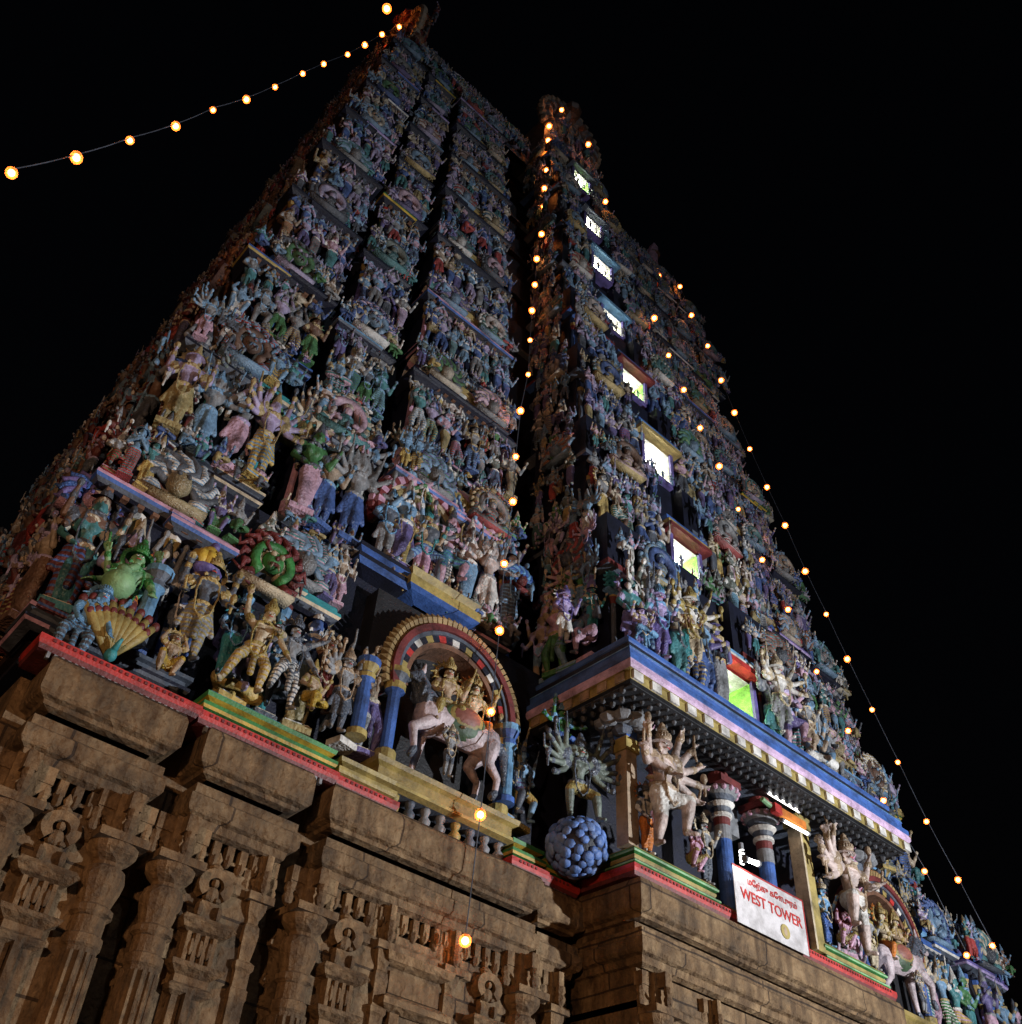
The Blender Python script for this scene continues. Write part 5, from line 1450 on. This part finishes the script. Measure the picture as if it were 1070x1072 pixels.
m = MB(); m.box(-.4, .4, -.05, .05, -.08, .08, 0); m.box(-.62, -.4, -.06, .06, -.09, .1, 1); m.tube([(-.7, 0, 0), (-.95, 0, .05)], .05, 8, 2)
tag(m.build('signal_bracket', [P('orange'), P('red'), P('pale_green')], None, False, (.75, .5, 9.15)), 'orange and red bracket hanging between the banded columns', 'bracket')
m = MB()
m.tube([(-.32 + .04 * math.cos(k * .9), 1.0 + .04 * math.sin(k * .9), 8.0 + .01 * k) for k in range(28)], .014, 6)
o = m.build('spiral_lamp', glow('spiral', (1, 1, .95), 5)); tag(o, 'small white spiral lamp between the two banded columns above the banner', 'lamp')
mm = MB(); mm.lathe([(.05, 8.27), (.05, 8.4)], 10, (-.32, 1.0)); mm.build('socket', P('grey'), o)

# ------------------------------------------------------------------ festoon strings
BULB_GLASS = glow('bulb_filament', (1, .29, .06), 50)
HALO_M, nt, b = nodes_of('bulb_halo_glass')  # outsized shell whose orange emission puts a halo round the bulb core
b.inputs['Base Color'].default_value = (1, .4, .12, 1); b.inputs['Emission Color'].default_value = (1, .2, .03, 1); b.inputs['Emission Strength'].default_value = 2.4; b.inputs['Alpha'].default_value = .34
m = MB(); m.ball((0, 0, 0), (1, 1, 1.1), 10, 8); BULB = m.mesh('festoon_bulb', [BULB_GLASS], True)
m = MB(); m.ball((0, 0, 0), (1.7, 1.7, 1.9), 12, 8); HALO_GLASS = m.mesh('halo_glass', [HALO_M], True)
m = MB(); m.lathe([(.6, .9), (.65, 1.0), (.65, 1.9), (.3, 2.1)], 8); SOCK = m.mesh('socket', [P('black')])
def string(px, y0, y1, name, lab, ys=None, size=1.9):
    """bulbs on a cable whose distance runs evenly from y0 to y1 along its length"""
    A, B = at(*px[0], y0), at(*px[-1], y1)
    pts = []
    for k, q in enumerate(px):
        # the point of the sight line nearest to the taut line between both ends
        d = (at(q[0], q[1], 0) - CAM).normalized(); e = (B - A); w = CAM - A
        aa, bb, cc, dd, ee = d.dot(d), d.dot(e), e.dot(e), d.dot(w), e.dot(w)
        t = (aa * ee - bb * dd) / max(1e-6, aa * cc - bb * bb)
        t = min(1, max(0, t))
        pts.append(at(q[0], q[1], ys[k] if ys else A.y + (B.y - A.y) * t))
    m = MB()
    dense = []
    for a, bb in zip(pts, pts[1:]):
        for k in range(4):
            t = k / 4; p = a.lerp(bb, t); p.z -= .12 * math.sin(PI * t) * min(1, (bb - a).length / 3) * .5; dense.append(p + Vector((0, 0, .12)))
    dense.append(pts[-1] + Vector((0, 0, .12)))
    m.tube(dense, .009, 5)
    tag(m.build('light_cable', P('slate')), f'thin cable of the {lab}', 'cable')
    for k, p in enumerate(pts):
        r = max(.05, min(.12, size / project(p)[2])) * RND.uniform(.75, 1.1)
        o = put('festoon_bulb', BULB, None, p); o.scale = (r,) * 3
        o.rotation_euler = (RND.uniform(-.3, .3), RND.uniform(-.3, .3), 0)
        put('halo_glass', HALO_GLASS, o); put('socket', SOCK, o)
        tag(o, f'{ORDN[k]} glowing bulb from the top of the {lab}', 'bulb', name)
string([(430, 18), (418, 28), (400, 36), (382, 47), (364, 57), (339, 67), (317, 77), (288, 91), (258, 104), (223, 115), (184, 132), (136, 147), (80, 165), (12, 181)], 9.2, 0.5, 'bulbs of the string across the sky', 'string slanting left across the sky')
string([(574, 119), (575, 132), (574, 147), (573, 161), (572, 178), (570, 197), (569, 216), (567, 245), (562, 271), (560, 298), (557, 325), (555, 356), (553, 392), (545, 430), (540, 478), (537, 525), (528, 590), (523, 660), (514, 745), (503, 853), (487, 985)], 6.35, 1.45, 'bulbs of the hanging string', 'string between wing and central bay', [6.5, 6.4, 6.3, 6.2, 6.1, 5.9, 5.8, 5.5, 5.2, 4.9, 4.6, 4.2, 3.5, 2.9, 2.45, 2.1, 1.7, 1.7, 1.55, 1.5, 1.45])
string([(588, 115), (616, 151), (634, 211), (600, 178)][:3] + [(685, 333), (700, 372), (716, 408), (733, 448), (753, 488), (773, 533), (798, 586), (825, 638), (855, 703), (888, 765), (925, 838), (968, 912), (1012, 1000)], 6.0, .6, 'bulbs of the string down the bay', 'string right of the lit windows')
string([(690, 289), (712, 300), (724, 330), (741, 362), (755, 398), (769, 432), (785, 470), (803, 510), (822, 550), (843, 598), (865, 643), (887, 690), (913, 743), (940, 798), (970, 860), (1003, 921), (1039, 990)], 6.9, .2, 'bulbs of the outer string', 'outer string hanging free on the right')
p = at(405, 9, 9.0)
o = put('festoon_bulb', BULB, None, p); o.scale = (.13,) * 3; put('halo_glass', HALO_GLASS, o); put('socket', SOCK, o); tag(o, 'single glowing bulb on the tip of the left gable', 'bulb')
p = at(539, 143, 9.3)
m = MB(); m.tube([p + Vector((-.35, 0, .25)), p + Vector((.35, 0, -.25))], .07, 8); o = m.build('tube_lamp', glow('ridge_white', (.9, 1, .95), 5)); tag(o, 'short white tube lamp on the roof ridge', 'lamp')
mm = MB(); mm.tube([p + Vector((-.4, .1, .2)), p + Vector((.4, .1, -.35))], .06, 6); mm.build('holder', P('grey'), o)

# ------------------------------------------------------------------ light of the night: a faint sun lamp (skyglow) and the lamps of the street
def lamp(kind, name, loc, energy, color, target=None, size=.5, **k):
    l = bpy.data.lights.new(name, kind); l.energy = energy; l.color = color
    o = bpy.data.objects.new(name, l); COL.objects.link(o); o.location = loc
    if target is not None:
        o.rotation_euler = (Vector(target) - Vector(loc)).to_track_quat('-Z', 'Y').to_euler()
    if kind == 'SUN':
        l.angle = math.radians(.5)
    else:
        l.shadow_soft_size = size
    for a, v in k.items():
        setattr(l, a, v)
    return o
lamp('SUN', 'night_glow', (0, -30, 40), .1, (.75, .85, 1), (4, 0, 10))
lamp('SPOT', 'street_flood', (7, -19, 3.5), 29000, (.93, .96, 1), (0, 2, 9), .25, spot_size=math.radians(105), spot_blend=1.0)
lamp('SPOT', 'street_lamp', (-21, -11, 4.5), 3200, (1, .58, .32), (-8, 4, 6), .2, spot_size=math.radians(120), spot_blend=.6)

# ------------------------------------------------------------------ render settings
S.view_settings.view_transform = 'Standard'; S.view_settings.look = 'None'
S.view_settings.exposure = 0.0; S.view_settings.gamma = 1.0
S.render.engine = 'CYCLES'
S.cycles.max_bounces = 4; S.cycles.diffuse_bounces = 2; S.cycles.glossy_bounces = 2
S.cycles.caustics_reflective = False; S.cycles.caustics_refractive = False
S.cycles.sample_clamp_indirect = 3.0
print('script', round(time.time() - T_START, 1))
